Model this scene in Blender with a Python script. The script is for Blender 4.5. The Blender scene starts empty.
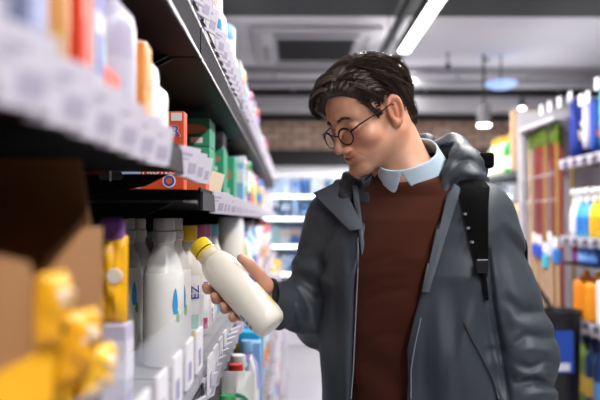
import bpy, bmesh, math, random
import numpy as np
from mathutils import Vector, Matrix
C = bpy.context.scene.collection
PI = math.pi
F = 700.0; YAW = 0.0114; PITCH = 0.0286; CZ = 1.43
# ---------------------------------------------------------------- camera
cam = bpy.data.cameras.new('camera'); cam.lens = 42.0; cam.sensor_width = 36.0
cam.dof.use_dof = True; cam.dof.focus_distance = 1.36; cam.dof.aperture_fstop = 2.6
camo = bpy.data.objects.new('camera', cam); C.objects.link(camo)
camo.location = (0, 0, CZ); camo.rotation_euler = (PI/2 + PITCH, 0, -YAW)
cam.clip_start = 0.02
bpy.context.scene.camera = camo
CROT = camo.rotation_euler.to_matrix()

def ray(px, py):
    d = CROT @ Vector(((px-300)/F, (200-py)/F, -1.0))
    return d / d.y                      # unit step in depth y
def P(px, py, d):
    r = ray(px, py) * d
    return Vector((r.x, r.y, r.z + CZ))

# ---------------------------------------------------------------- materials
MATS = {}
def mat(name, col, rough=0.5, metal=0.0, var=0.06, scale=30.0, bump=0.0, bscale=200.0, emit=None, estr=0.0,
        trans=0.0, alpha=1.0, sheen=0.0, sss=0.0, coat=0.0, ior=1.45, spec=0.5):
    if name in MATS: return MATS[name]
    m = bpy.data.materials.new(name); m.use_nodes = True
    nt = m.node_tree; b = nt.nodes['Principled BSDF']
    tc = nt.nodes.new('ShaderNodeTexCoord')
    n = nt.nodes.new('ShaderNodeTexNoise'); n.inputs['Scale'].default_value = scale; n.inputs['Detail'].default_value = 4
    nt.links.new(tc.outputs['Object'], n.inputs['Vector'])
    mx = nt.nodes.new('ShaderNodeMix'); mx.data_type = 'RGBA'
    mx.inputs[6].default_value = (*[max(0, c*(1-var)) for c in col], 1)
    mx.inputs[7].default_value = (*[min(1, c*(1+var)) for c in col], 1)
    nt.links.new(n.outputs['Fac'], mx.inputs[0]); nt.links.new(mx.outputs[2], b.inputs['Base Color'])
    b.inputs['Roughness'].default_value = rough; b.inputs['Metallic'].default_value = metal
    b.inputs['IOR'].default_value = ior
    if emit is not None:
        b.inputs['Emission Color'].default_value = (*emit, 1); b.inputs['Emission Strength'].default_value = estr
    b.inputs['Transmission Weight'].default_value = trans; b.inputs['Alpha'].default_value = alpha
    b.inputs['Sheen Weight'].default_value = sheen; b.inputs['Coat Weight'].default_value = coat
    if sss:
        b.inputs['Subsurface Weight'].default_value = sss; b.inputs['Subsurface Radius'].default_value = (0.012, 0.005, 0.003)
        b.inputs['Subsurface Scale'].default_value = 1.0
    if bump:
        n2 = nt.nodes.new('ShaderNodeTexNoise'); n2.inputs['Scale'].default_value = bscale; n2.inputs['Detail'].default_value = 3
        nt.links.new(tc.outputs['Object'], n2.inputs['Vector'])
        bp = nt.nodes.new('ShaderNodeBump'); bp.inputs['Strength'].default_value = bump; bp.inputs['Distance'].default_value = 0.002
        nt.links.new(n2.outputs['Fac'], bp.inputs['Height']); nt.links.new(bp.outputs['Normal'], b.inputs['Normal'])
    b.inputs['Specular IOR Level'].default_value = spec
    MATS[name] = m; return m
def s2l(h):
    h = h.lstrip('#'); r = [int(h[i:i+2], 16)/255 for i in (0, 2, 4)]
    return tuple(c/12.92 if c <= 0.04045 else ((c+0.055)/1.055)**2.4 for c in r)
def cm(hexc, rough=0.4, **k): return mat('paint_'+hexc.strip('#')+('_%d' % int(rough*100)), s2l(hexc), rough, **k)

# ---------------------------------------------------------------- mesh builder
class MB:
    def __init__(s): s.v = []; s.f = []; s.mi = []; s.mats = []; s.cur = 0
    def use(s, m):
        if m not in s.mats: s.mats.append(m)
        s.cur = s.mats.index(m); return s
    def add(s, vs, fs):
        o = len(s.v); s.v += [tuple(v) for v in vs]; s.f += [tuple(i+o for i in f) for f in fs]; s.mi += [s.cur]*len(fs); return s
    def box(s, x0, x1, y0, y1, z0, z1, M=None):
        vs = [Vector((x, y, z)) for z in (z0, z1) for y in (y0, y1) for x in (x0, x1)]
        if M is not None: vs = [M @ v for v in vs]
        return s.add(vs, [(0,2,3,1),(4,5,7,6),(0,1,5,4),(2,6,7,3),(0,4,6,2),(1,3,7,5)])
    def lathe(s, prof, c=(0,0,0), n=20, sx=1.0, sy=1.0, M=None, caps=True):
        vs = []; fs = []
        for (r, z) in prof:
            for k in range(n):
                a = 2*PI*k/n; vs.append(Vector((c[0]+r*sx*math.cos(a), c[1]+r*sy*math.sin(a), c[2]+z)))
        if M is not None: vs = [M @ v for v in vs]
        for i in range(len(prof)-1):
            for k in range(n):
                a, b = i*n+k, i*n+(k+1) % n; fs.append((a, b, b+n, a+n))
        if caps: fs.append(tuple(range(n-1, -1, -1))); fs.append(tuple((len(prof)-1)*n+k for k in range(n)))
        return s.add(vs, fs)
    def tube(s, pts, r, n=8, closed=False):
        pts = [Vector(p) for p in pts]; vs = []; N = len(pts)
        rs = r if isinstance(r, (list, tuple)) else [r]*N
        up = Vector((0.13, 0.21, 0.97)).normalized()
        for i, p in enumerate(pts):
            a = pts[(i-1) % N] if (i > 0 or closed) else p; b = pts[(i+1) % N] if (i < N-1 or closed) else p
            t = (b-a).normalized(); u = t.cross(up)
            if u.length < 1e-3: u = t.cross(Vector((1,0,0)))
            u.normalize(); w = t.cross(u)
            for k in range(n):
                q = 2*PI*k/n; vs.append(p + (u*math.cos(q) + w*math.sin(q))*rs[i])
        fs = []
        for i in range(N if closed else N-1):
            for k in range(n):
                a, b = i*n+k, i*n+(k+1) % n; c, d = ((i+1) % N)*n+(k+1) % n, ((i+1) % N)*n+k; fs.append((a, b, c, d))
        if not closed: fs.append(tuple(range(n-1, -1, -1))); fs.append(tuple((N-1)*n+k for k in range(n)))
        return s.add(vs, fs)
    def prism(s, poly, h0, h1, axis=1, M=None):   # poly in the two other axes, extruded along axis
        def mk(p, h):
            q = list(p); q.insert(axis, h); return Vector(q)
        n = len(poly); vs = [mk(p, h0) for p in poly]+[mk(p, h1) for p in poly]
        if M is not None: vs = [M @ v for v in vs]
        fs = [tuple(range(n)), tuple(range(2*n-1, n-1, -1))]+[(i, i+n, (i+1) % n+n, (i+1) % n) for i in range(n)]
        return s.add(vs, fs)
    def build(s, name, parent=None, m=None, smooth=False, bevel=0.0, loc=None):
        me = bpy.data.meshes.new(name); me.from_pydata(s.v, [], s.f); 
        for q in (s.mats or [m]): me.materials.append(q)
        if m is not None and not s.mats: pass
        me.polygons.foreach_set('material_index', s.mi)
        bm = bmesh.new(); bm.from_mesh(me); bmesh.ops.recalc_face_normals(bm, faces=bm.faces); bm.to_mesh(me); bm.free()
        o = bpy.data.objects.new(name, me); C.objects.link(o)
        if smooth:
            me.polygons.foreach_set('use_smooth', [True]*len(me.polygons))
            me.update()
            try: me.set_sharp_from_angle(angle=math.radians(42))
            except Exception: pass
        if bevel:
            md = o.modifiers.new('bevel', 'BEVEL'); md.width = bevel; md.segments = 2; md.limit_method = 'ANGLE'
        if parent is not None: o.parent = parent
        if loc is not None: o.location = loc
        return o
def empty(name, loc=(0,0,0), rz=0.0, label=None, cat=None, group=None):
    o = bpy.data.objects.new(name, None); C.objects.link(o); o.location = loc; o.rotation_euler = (0, 0, rz); o.empty_display_size = 0.05
    if label: tag(o, label, cat, group)
    return o
LABELS = set()
def tag(o, label, cat, group=None):
    if label in LABELS or len(label.split()) > 16: print('DUP LABEL', label)
    LABELS.add(label)
    o['label'] = label; o['category'] = cat
    if group: o['group'] = group
    return o
def struct(o): o['kind'] = 'structure'; return o
def text(body, size, M, m, parent, name='lettering', align='CENTER', ext=0.0004, shear=0.0, offs=0.0):
    cu = bpy.data.curves.new(name, 'FONT'); cu.body = body; cu.size = size; cu.align_x = align; cu.align_y = 'CENTER'
    cu.extrude = ext; cu.shear = shear; cu.offset = offs; cu.resolution_u = 3
    t = bpy.data.objects.new(name, cu); C.objects.link(t)
    bpy.context.view_layer.update()
    me = bpy.data.meshes.new_from_object(t); bpy.data.objects.remove(t)
    me.transform(M); me.materials.clear(); me.materials.append(m)
    for p in me.polygons: p.material_index = 0
    o = bpy.data.objects.new(name, me); C.objects.link(o)
    if parent is not None: o.parent = parent
    return o
def TM(loc, right, up):   # matrix placing text plane
    r = Vector(right).normalized(); u = Vector(up).normalized(); n = r.cross(u)
    M = Matrix((r, u, n)).transposed().to_4x4(); M.translation = Vector(loc); return M

# ---------------------------------------------------------------- implicit surfaces
def surface(fn, lo, hi, h, name, m, parent=None, B=8, slack=1.35):
    lo = np.array(lo, np.float32); n = np.ceil((np.array(hi)-lo)/h/B).astype(int)
    N = n*B
    cx, cy, cz = [lo[i] + (np.arange(n[i])+0.5)*B*h for i in range(3)]
    G = np.stack(np.meshgrid(cx, cy, cz, indexing='ij'), -1).reshape(-1, 3).astype(np.float32)
    D = np.concatenate([fn(G[i:i+400000]) for i in range(0, len(G), 400000)]).reshape(n)
    A = np.abs(D) < B*h*0.87*slack
    V = np.repeat(np.repeat(np.repeat(np.sign(D).astype(np.float32), B, 0), B, 1), B, 2)
    V = np.pad(V, ((0,1),)*3, mode='edge')
    idx = np.argwhere(A)
    off = np.stack(np.meshgrid(*[np.arange(B+1)]*3, indexing='ij'), -1).reshape(-1, 3)
    step = 400
    for i in range(0, len(idx), step):
        q = idx[i:i+step, None, :]*B + off[None]
        q = q.reshape(-1, 3)
        V[q[:,0], q[:,1], q[:,2]] = fn((lo + q*h).astype(np.float32))
    S = V < 0
    cnt = np.zeros(N, np.int8)
    for a in (0,1):
        for b in (0,1):
            for c in (0,1): cnt += S[a:a+N[0], b:b+N[1], c:c+N[2]]
    cells = np.argwhere((cnt > 0) & (cnt < 8))
    del cnt
    num = np.zeros((len(cells), 3), np.float32); den = np.zeros(len(cells), np.float32)
    corners = [(a,b,c) for a in (0,1) for b in (0,1) for c in (0,1)]
    for c0 in corners:
        for ax in range(3):
            if c0[ax]: continue
            c1 = list(c0); c1[ax] = 1
            a = V[cells[:,0]+c0[0], cells[:,1]+c0[1], cells[:,2]+c0[2]]; b = V[cells[:,0]+c1[0], cells[:,1]+c1[1], cells[:,2]+c1[2]]
            x = (a < 0) != (b < 0)
            t = np.where(x, a/np.where(x, a-b, 1), 0)
            p = np.array(c0, np.float32)[None].repeat(len(cells), 0); p[:, ax] = t
            num += p*x[:,None]; den += x
    verts = lo + (cells + num/np.maximum(den,1)[:,None])*h
    I = np.full(N, -1, np.int32); I[cells[:,0], cells[:,1], cells[:,2]] = np.arange(len(cells))
    faces = []
    for ax in range(3):
        o1, o2 = (ax+1) % 3, (ax+2) % 3
        sl0 = [slice(1, N[i]) for i in range(3)]; sl0[ax] = slice(0, N[ax])
        sl1 = list(sl0); sl1[ax] = slice(1, N[ax]+1)
        a = S[tuple(sl0)]; b = S[tuple(sl1)]
        e = np.argwhere(a != b); fl = a[tuple(e.T)]
        for i in range(3):
            if i != ax: e[:, i] += 1
        def g(d1, d2):
            q = e.copy(); q[:, o1] -= d1; q[:, o2] -= d2; return I[tuple(q.T)]
        qd = np.stack([g(1,1), g(0,1), g(0,0), g(1,0)], 1)
        qd[~fl] = qd[~fl][:, ::-1]
        faces.append(qd[(qd >= 0).all(1)])
    faces = np.concatenate(faces)
    me = bpy.data.meshes.new(name)
    me.vertices.add(len(verts)); me.vertices.foreach_set('co', verts.astype(np.float32).ravel())
    me.loops.add(faces.size); me.loops.foreach_set('vertex_index', faces.ravel().astype(np.int32))
    me.polygons.add(len(faces)); me.polygons.foreach_set('loop_start', np.arange(0, faces.size, 4, dtype=np.int32))
    try: me.polygons.foreach_set('loop_total', np.full(len(faces), 4, np.int32))
    except Exception: pass
    me.polygons.foreach_set('use_smooth', np.ones(len(faces), bool))
    me.update(calc_edges=True); me.validate()
    if m: me.materials.append(m)
    o = bpy.data.objects.new(name, me); C.objects.link(o)
    if parent is not None: o.parent = parent
    return o
f32 = lambda v: np.array(tuple(v), np.float32)
def s_cone(p, a, b, r1, r2):
    a, b = f32(a), f32(b); ab = b-a; t = np.clip(((p-a) @ ab)/float(ab @ ab), 0, 1)
    return np.linalg.norm(p-a-t[:,None]*ab, axis=1) - (r1+(r2-r1)*t)
def s_chain(p, pts, rs, k=0.0):
    d = None
    for i in range(len(pts)-1):
        q = s_cone(p, pts[i], pts[i+1], rs[i], rs[i+1]); d = q if d is None else (smin(d, q, k) if k else np.minimum(d, q))
    return d
def s_ell(p, c, r, R=None):
    q = p-f32(c)
    if R is not None: q = q @ R            # R columns = axes
    r = f32(r); k0 = np.linalg.norm(q/r, axis=1); k1 = np.linalg.norm(q/(r*r), axis=1)
    return k0*(k0-1)/np.maximum(k1, 1e-6)
def s_sph(p, c, r): return np.linalg.norm(p-f32(c), axis=1)-r
def smin(a, b, k):
    h = np.maximum(k-np.abs(a-b), 0)/k; return np.minimum(a, b)-h*h*k*0.25
def smax(a, b, k): return -smin(-a, -b, k)
def hit(fn, px, py, d0, d1=2.2, lift=0.0):
    t = d0
    for _ in range(120):
        q = P(px, py, t); d = float(fn(np.array([tuple(q)], np.float32))[0]) - lift
        if d < 0.0004: return q
        t += max(d*0.7, 0.0005)
        if t > d1: return P(px, py, d1)
    return q
# ================================================================ room
def Z(r): return CZ + r           # height relative to the lens
floor_m = mat('floor_tile', (0.46, 0.44, 0.48), 0.18, var=0.05, scale=3, coat=0.3)
ceil_m = mat('ceiling_board', (0.72, 0.70, 0.75), 0.8, var=0.10, scale=2.2)
dark_m = mat('dark_paint', (0.012, 0.012, 0.014), 0.6)
duct_m = mat('duct_metal', (0.42, 0.41, 0.44), 0.5, var=0.12, scale=6)
wall_m = mat('wall_paint', (0.16, 0.155, 0.16), 0.8)
def brick():
    m = bpy.data.materials.new('brick'); m.use_nodes = True; nt = m.node_tree; b = nt.nodes['Principled BSDF']
    tc = nt.nodes.new('ShaderNodeTexCoord'); mp = nt.nodes.new('ShaderNodeMapping'); mp.inputs['Rotation'].default_value = (PI/2, 0, 0)
    br = nt.nodes.new('ShaderNodeTexBrick'); br.inputs['Scale'].default_value = 1.0
    br.inputs['Brick Width'].default_value = 0.26; br.inputs['Row Height'].default_value = 0.085; br.inputs['Mortar Size'].default_value = 0.012
    br.inputs['Color1'].default_value = (0.52, 0.33, 0.25, 1); br.inputs['Color2'].default_value = (0.74, 0.54, 0.43, 1); br.inputs['Mortar'].default_value = (0.22, 0.16, 0.14, 1)
    nt.links.new(tc.outputs['Object'], mp.inputs['Vector']); nt.links.new(mp.outputs['Vector'], br.inputs['Vector'])
    nt.links.new(br.outputs['Color'], b.inputs['Base Color']); b.inputs['Roughness'].default_value = 0.9
    return m
brick_m = brick()
XL, XR, YN, YF = -2.4, 4.6, -4.0, 9.0
CH = Z(1.67)
struct(MB().use(floor_m).box(XL, XR, YN, YF, -0.1, 0).build('floor'))
struct(MB().use(ceil_m).box(XL, XR, YN, YF, CH, CH+0.1).build('ceiling'))
struct(MB().use(brick_m).box(XL-0.1, XR+0.1, YF, YF+0.1, 0, CH).build('wall_far'))
struct(MB().use(wall_m).box(XL-0.1, XR+0.1, YN-0.1, YN, 0, CH).build('wall_near'))
struct(MB().use(wall_m).box(XL-0.1, XL, YN, YF, 0, CH).build('wall_left'))
struct(MB().use(wall_m).box(XR, XR+0.1, YN, YF, 0, CH).build('wall_right'))
# tile joints as a trim grid would be pattern; dark ceiling beam, bulkhead
struct(MB().use(dark_m).box(XL, XR, 4.7, 5.15, CH-0.16, CH).build('trim_1'))
struct(MB().use(dark_m).box(XL, XR, 8.72, 9.0, Z(1.27), CH).build('trim_2'))
struct(MB().use(duct_m).box(XL, XR, 7.55, 7.8, CH-0.05, CH).build('trim_3'))
struct(MB().use(dark_m).box(XL, XR, 8.93, 9.0, Z(0.62), Z(0.90)).build('trim_4'))
m = MB().use(duct_m).box(XL+.02, XR-.02, 8.25, 8.55, Z(1.30), Z(1.50))
for x in (-1.5, 0, 1.6, 3.2): m.box(x, x+.03, 8.38, 8.42, Z(1.5), CH)
o = m.build('air_duct')
tag(o, 'long grey rectangular air duct crossing under the ceiling above the brick wall', 'duct')
m = MB().use(duct_m); m.tube([(XL+.02, 7.65, Z(1.50)), (XR-.02, 7.65, Z(1.50))], 0.055, 12)
for x in (-1.5, -.2, 1.2, 2.6, 3.8):
    m.tube([(x, 7.65, Z(1.5)), (x, 7.65, Z(1.62))], 0.01, 6)
tag(m.build('ceiling_pipe', smooth=True), 'thin round grey pipe running across the ceiling, nearer than the rectangular duct', 'pipe')
m = MB().use(dark_m); m.tube([(XL+.02, 7.95, Z(1.44)), (XR-.02, 7.95, Z(1.44))], 0.035, 12)
for x in (-1.2, .4, 1.9, 3.4): m.tube([(x, 7.95, Z(1.44)), (x, 7.95, CH)], 0.008, 6)
tag(m.build('ceiling_pipe', smooth=True), 'thin black pipe running across the ceiling close behind the grey round pipe', 'pipe')
# --- ceiling cassette air conditioner
def cassette():
    x0, x1, y0, y1 = -0.36, 0.79, 5.95, 7.3
    t = empty('air_conditioner', ((x0+x1)/2, (y0+y1)/2, CH), 0, 'square white ceiling air conditioner cassette with a dark slatted grille', 'air conditioner')
    cx, cy = (x0+x1)/2, (y0+y1)/2
    wm = cm('#c9c7cc', 0.5); gm = cm('#57555a', 0.6); dk = cm('#2b2a2e', 0.6)
    a = (x1-x0)/2; b = (y1-y0)/2
    m = MB().use(wm)
    m.box(-a, a, -b, b, -0.05, -0.005).build('panel', t, bevel=0.015)
    m = MB().use(gm); m.box(-a+.22, a-.22, -b+.28, b-.28, -0.062, -0.045)
    m.use(dk)
    for k in range(22):
        y = -b+.30+k*(2*b-.6)/21; m.box(-a+.24, a-.24, y, y+.014, -0.068, -0.06)
    m.build('grille', t)
    for s in (-1, 1):
        MB().use(dk).box(-a+.2, a-.2, s*(b-.13)-.02, s*(b-.13)+.02, -0.058, -0.045).build('air_vane', t)
        MB().use(cm('#9d9ba0', .5)).box(s*(a-.11)-.02, s*(a-.11)+.02, -b+.22, b-.22, -0.058, -0.045).build('air_vane', t)
    MB().use(cm('#dddce0', .5)).box(-a+.08, -a+.17, -b+.1, -b+.45, -0.075, -0.045).build('corner_cap', t, bevel=0.01)
cassette()
# --- linear lamps over the aisle
lamp_m = mat('lamp_diffuser', (1, 1, 1), 0.5, emit=(1.0, 0.97, 0.94), estr=14.0)
def tube_lamp(x, y0, y1, z, label):
    t = empty('linear_lamp', (x, (y0+y1)/2, z), 0, label, 'ceiling lamp', 'linear lamps in line over the aisle')
    h = (y1-y0)/2
    MB().use(dark_m).box(-.05, .05, -h, h, 0.0, .06).build('housing', t)
    MB().use(lamp_m).box(-.038, .038, -h+.01, h-.01, -.012, 0.0).build('diffuser', t, bevel=.004)
    for s in (-1, 1): MB().use(dark_m).tube([(0, s*h*.8, .06), (0, s*h*.8, CH-z)], .004, 6).build('hanger', t)
LZ = Z(1.3)
tube_lamp(.86, 3.05, 5.35, LZ, 'bright white linear lamp running towards the far wall above the man, the longest one visible')
tube_lamp(.86, 5.72, 6.4, LZ, 'short bright lamp just past the far end of the long linear lamp')
tube_lamp(.86, .4, 2.9, LZ, 'linear lamp over the aisle directly above the man, outside the picture')
tube_lamp(.86, -2.4, .2, LZ, 'linear lamp over the aisle behind the photographer, outside the picture')
# black track the lamps hang on
m = MB().use(dark_m).box(.74, .79, -2.4, 5.9, LZ+.10, LZ+.14)
for y in (-2, 0, 2, 4, 5.5): m.tube([(.765, y, LZ+.14), (.765, y, CH)], .005, 6)
tag(m.build('lamp_track'), 'black metal track running beside the linear lamps', 'track')
def pendant(px, py0, py1, d, label):
    a = P(px, py1, d); t = empty('ceiling_rod', (a.x, a.y, a.z), 0, label, 'rod')
    MB().use(dark_m).tube([(0,0,0), (0,0,CH-a.z)], .008, 8).build('rod', t)
    MB().use(dark_m).lathe([(.02, -.03), (.03, 0), (.012, .03)], n=10).build('end_fitting', t, smooth=True)
pendant(448, 0, 66, 6.9, 'thin black rod hanging from the ceiling right of the lit linear lamp')
pendant(487, 0, 58, 7.2, 'thin black rod hanging from the ceiling left of the pale blue lamp')
# blue lamp
bl = P(501, 84, 7.0)
t = empty('hanging_lamp', bl, 0, 'shallow dish lamp glowing pale blue, hanging on a rod above the right shelves', 'lamp')
MB().use(mat('blue_shade', s2l('#9db8ea'), .4, emit=s2l('#8fb2f0'), estr=.9)).lathe([(.02, -.05), (.09, -.045), (.15, -.01), (.16, .015), (.15, .02), (.03, .035)], n=24).build('lamp_shade', t, smooth=True)
MB().use(dark_m).tube([(0,0,.03), (0,0,CH-bl.z)], .007, 8).build('rod', t)
# spot lamps
def spot(px, py, d, r, h, label, power):
    a = P(px, py, d); t = empty('spot_lamp', a, 0, label, 'spot lamp')
    MB().use(cm('#6a696e', .4)).lathe([(r, 0.004), (r*1.02, h*.5), (r*.85, h), (r*.4, h*1.05)], n=20).build('housing', t, smooth=True)
    MB().use(mat('spot_face', (1,1,1), .5, emit=(1,.96,.9), estr=18)).lathe([(r*.88, -.012), (r*.9, .003)], n=20).build('lamp_face', t)
    MB().use(dark_m).tube([(0,0,h), (0,0,CH-a.z)], .012, 8).build('stem', t)
spot(484, 125, 7.0, .07, .2, 'grey cylindrical spot lamp hanging in front of the brick wall', 1)
spot(522, 108, 8.2, .035, .07, 'tiny bright spot lamp near the top of the white display frame', 1)

# ================================================================ display fridge at the far end
def fridge():
    x0, x1, y0, y1 = -.45, 2.6, 8.0, 8.85
    t = empty('display_fridge', ((x0+x1)/2, y0, 0), 0, 'tall white upright display fridge with glass doors at the end of the aisle', 'fridge')
    ox, oy = (x0+x1)/2, y0
    wm = cm('#e9e9ee', .4); 
    def bx(name, a, b, c, d, e, f, mm=wm, **k): return MB().use(mm).box(a-ox, b-ox, c-oy, d-oy, e, f).build(name, t, **k)
    H = Z(.64)
    bx('base', x0, x1, y0, y1, 0.0, .42, bevel=.01)
    bx('kick_strip', x0, x1, y0-.015, y0-.001, .36, .41, cm('#a6a6ae', .3))
    bx('header', x0, x1, y0, y1, H-.12, H, bevel=.01)
    bx('header_trim', x0, x1, y0-.03, y0-.001, H-.02, H+.05, dark_m)
    for x in (x0, x1-.04): bx('side_panel', x, x+.04, y0, y1, .42, H-.12)
    bx('back_panel', x0+.04, x1-.04, y1-.04, y1, .42, H-.12, cm('#dfeaf4', .5))
    led = mat('fridge_light', (1,1,1), .5, emit=(.9,.96,1.0), estr=5.0)
    bx('strip_lamp', x0+.06, x1-.06, y0+.03, y0+.07, H-.15, H-.122, led)
    n = 4; w = (x1-x0-.08)/n
    for i in range(n):
        a = x0+.04+i*w
        m = MB().use(wm)
        for (u0, u1, v0, v1) in ((a+.002, a+.035, .425, H-.125), (a+w-.035, a+w-.002, .425, H-.125), (a+.035, a+w-.035, .425, .47), (a+.035, a+w-.035, H-.17, H-.125)):
            m.box(u0-ox, u1-ox, -.03, -.002, v0, v1)
        dm = m.build('door', t)
        MB().use(mat('door_glass', (1,1,1), .02, trans=1.0, ior=1.05, var=0)).box(a+.035-ox, a+w-.035-ox, -.018, -.012, .47, H-.17).build('pane', dm)
        MB().use(cm('#8b8b93', .3)).tube([(a+w-.05-ox, -.05, .9), (a+w-.05-ox, -.05, 1.4)], .01, 8).build('door_handle', dm)
    zs = [.50, .82, 1.14, 1.46, 1.72]
    for i, z in enumerate(zs):
        bx('shelf', x0+.05, x1-.05, y0+.14, y1-.06, z-.03, z, cm('#f2f4f8', .4))
        MB().use(led).box(x0+.06-ox, x1-.06-ox, .10, .125, z-.03, z-.012).build('strip_lamp', t)
    return zs
FZ = fridge()
# ================================================================ goods
R = random.Random(7)
WH = '#eeeef0'
clear_m = mat('clear_plastic', (.95, .95, .96), 0.12, alpha=.42, var=0)
def print_mat(h): return cm(h, .45)
def g_bottle(t, c, capc, labc, w, h, r2=None, n=18, spray=False):
    r = w/2; nk = r*.42
    if spray: body = [(r*.85,0),(r,.01),(r,h*.45),(r*.8,h*.62),(nk*.9,h*.72),(nk*.9,h*.76)]
    else: body = [(r*.88,0),(r,.006),(r,h*.62),(r*.93,h*.72),(nk*1.05,h*.84),(nk,h*.88)]
    MB().use(cm(c, .3)).lathe(body, n=n, sy=.85 if spray else 1).build('bottle_body', t, smooth=True)
    if labc: MB().use(cm(labc, .45)).lathe([(r*1.015, h*.14),(r*1.015, h*.42)], n=n, sy=.85 if spray else 1).build('label', t, smooth=True)
    if spray:
        m = MB().use(cm(capc, .35)).lathe([(nk*1.15,h*.75),(nk*1.15,h*.80),(nk*.8,h*.84)], n=12)
        m.prism([(-r*1.0, h*.90), (-r*1.0, h*.94), (-r*.2, h*.99), (r*.7, h*1.0), (r*.85, h*.88), (r*.2, h*.82), (-r*.3, h*.83), (-r*.35, h*.88)], -nk*.75, nk*.75, axis=1)
        m.prism([(-r*.45, h*.88), (-r*.3, h*.88), (-r*.55, h*.70), (-r*.7, h*.71)], -nk*.4, nk*.4, axis=1)
        m.build('trigger', t)
    else:
        MB().use(cm(capc, .35)).lathe([(nk*1.15,h*.865),(nk*1.18,h*.87),(nk*1.18,h*.985),(nk*1.05,h)], n=n).build('cap', t, smooth=True)
def g_jug(t, c, capc, labc, w, h):
    r = w/2
    prof = [(-r, 0), (r, 0), (r, h*.62), (r*.75, h*.80), (r*.30, h*.88), (-r*.05, h*.88), (-r*.2, h*.80), (-r*.9, h*.80), (-r, h*.70)]
    MB().use(cm(c, .3)).prism(prof, -w*.28, w*.28, axis=1).build('jug_body', t, bevel=w*.07)
    MB().use(cm(capc, .35)).lathe([(r*.26, h*.87), (r*.28, h*.88), (r*.26, h)], c=(r*.13, 0, 0), n=14).build('cap', t, smooth=True)
    for s in (-1, 1): MB().use(cm(labc, .45)).box(-r*.75, r*.75, s*w*.285-.001, s*w*.285+.001, h*.12, h*.55).build('label', t)
    MB().use(dark_m).prism([(-r*.85, h*.45), (-r*.62, h*.45), (-r*.62, h*.70), (-r*.85, h*.70)], -w*.284, w*.284, axis=1).build('grip_hollow', t, bevel=w*.03)
def g_carton(t, c, c2, c3, w, d, h):
    MB().use(cm(c, .5)).box(-w/2, w/2, -d/2, d/2, 0, h).build('carton', t, bevel=.0015)
    e = .0008
    for s in (-1, 1):
        y0, y1 = sorted((s*d/2, s*(d/2+e)))
        MB().use(cm(c2, .5)).box(-w*.46, w*.46, y0, y1, h*.52, h*.86).build('printed_band', t)
    x0, x1 = w/2, w/2+e
    MB().use(cm(c2, .5)).box(x0, x1, -d*.44, d*.44, h*.5, h*.85).build('printed_band', t)
    MB().use(cm(c3, .5)).box(x0, x1, -d*.3, d*.3, h*.15, h*.38).build('printed_panel', t)
def g_pouch(t, c, c2, w, d, h):
    m = MB().use(cm(c, .35)); prof = []
    N = 9
    for i in range(N):
        f = i/(N-1); z = f*h; th = d/2*max(.05, math.sin(PI*min(1, (1-f)*1.0+.0))**.5 if f > .5 else 1.0) if f < 1 else .002
        if f == 1: th = .0015
        prof.append((z, th, w/2*(1 - .05*math.sin(PI*f))))
    vs = []; n = 16
    for (z, th, ww) in prof:
        for k in range(n):
            a = 2*PI*k/n; cx, sy = math.cos(a), math.sin(a)
            vs.append((math.copysign(abs(cx)**.7, cx)*th, math.copysign(abs(sy)**.55, sy)*ww, z))
    fs = [(i*n+k, i*n+(k+1) % n, (i+1)*n+(k+1) % n, (i+1)*n+k) for i in range(N-1) for k in range(n)]
    fs += [tuple(range(n-1, -1, -1)), tuple((N-1)*n+k for k in range(n))]
    m.add(vs, fs).build('pouch', t, smooth=True)
    MB().use(cm(c2, .35)).box(-d*.51, d*.51, -w*.34, w*.34, h*.25, h*.45).build('label', t, bevel=.002)
def g_roll(t, c, c2, c3, w, h):    # canister
    r = w/2
    MB().use(cm(c, .35)).lathe([(r*.95,0),(r,.004),(r,h*.80)], n=18).build('can_body', t, smooth=True)
    MB().use(cm(c2, .35)).lathe([(r*1.02,h*.80),(r*1.02,h*.96),(r*.9,h)], n=18).build('cap', t, smooth=True)
    MB().use(cm(c3, .45)).lathe([(r*1.012,h*.25),(r*1.012,h*.55)], n=18).build('label', t, smooth=True)
CN = {'#eeeef0':'white','#f4f1e6':'cream','#2f6fd0':'blue','#8fc3ea':'light blue','#e2483a':'red','#f0c020':'yellow','#e87fb0':'pink','#b0307a':'magenta',
      '#3aa05a':'green','#f08030':'orange','#26b0c0':'turquoise','#1c2f6a':'navy','#b9a6d8':'lilac','#26262a':'black','#8a8a90':'grey','#c8a070':'tan','#7a4a9a':'purple','#9fd0b8':'mint','#c8d4e4':'pale blue','#8fb4da':'sky blue','#4a7cc0':'mid blue','#d8dce0':'off white','#c8a890':'beige','#9fc0c8':'grey green','#a8b8d8':'lavender blue','#3a5c90':'dark blue'}
KN = {'bottle':'bottle', 'spray':'spray bottle', 'jug':'handled jug', 'carton':'carton', 'pouch':'pouch', 'can':'canister'}
NAMES = {'bottle':'plastic_bottle', 'spray':'spray_bottle', 'jug':'detergent_jug', 'carton':'carton_box', 'pouch':'refill_pouch', 'can':'canister'}
def product(kind, loc, w, h, cols, label=None, cat=None, group=None, d=None, rz=0.0, name=None):
    t = empty(name or NAMES[kind], loc, rz)
    c, c2, c3 = (list(cols)+[WH, WH])[:3]
    if kind == 'bottle': g_bottle(t, c, c2, c3, w, h)
    elif kind == 'spray': g_bottle(t, c, c2, c3, w, h, spray=True)
    elif kind == 'jug': g_jug(t, c, c2, c3, w, h)
    elif kind == 'carton': g_carton(t, c, c2, c3, w, d or w, h)
    elif kind == 'pouch': g_pouch(t, c, c2, w, d or w*.45, h)
    else: g_roll(t, c, c2, c3, w, h)
    if label: tag(t, label, cat or KN[kind], group)
    return t
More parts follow.
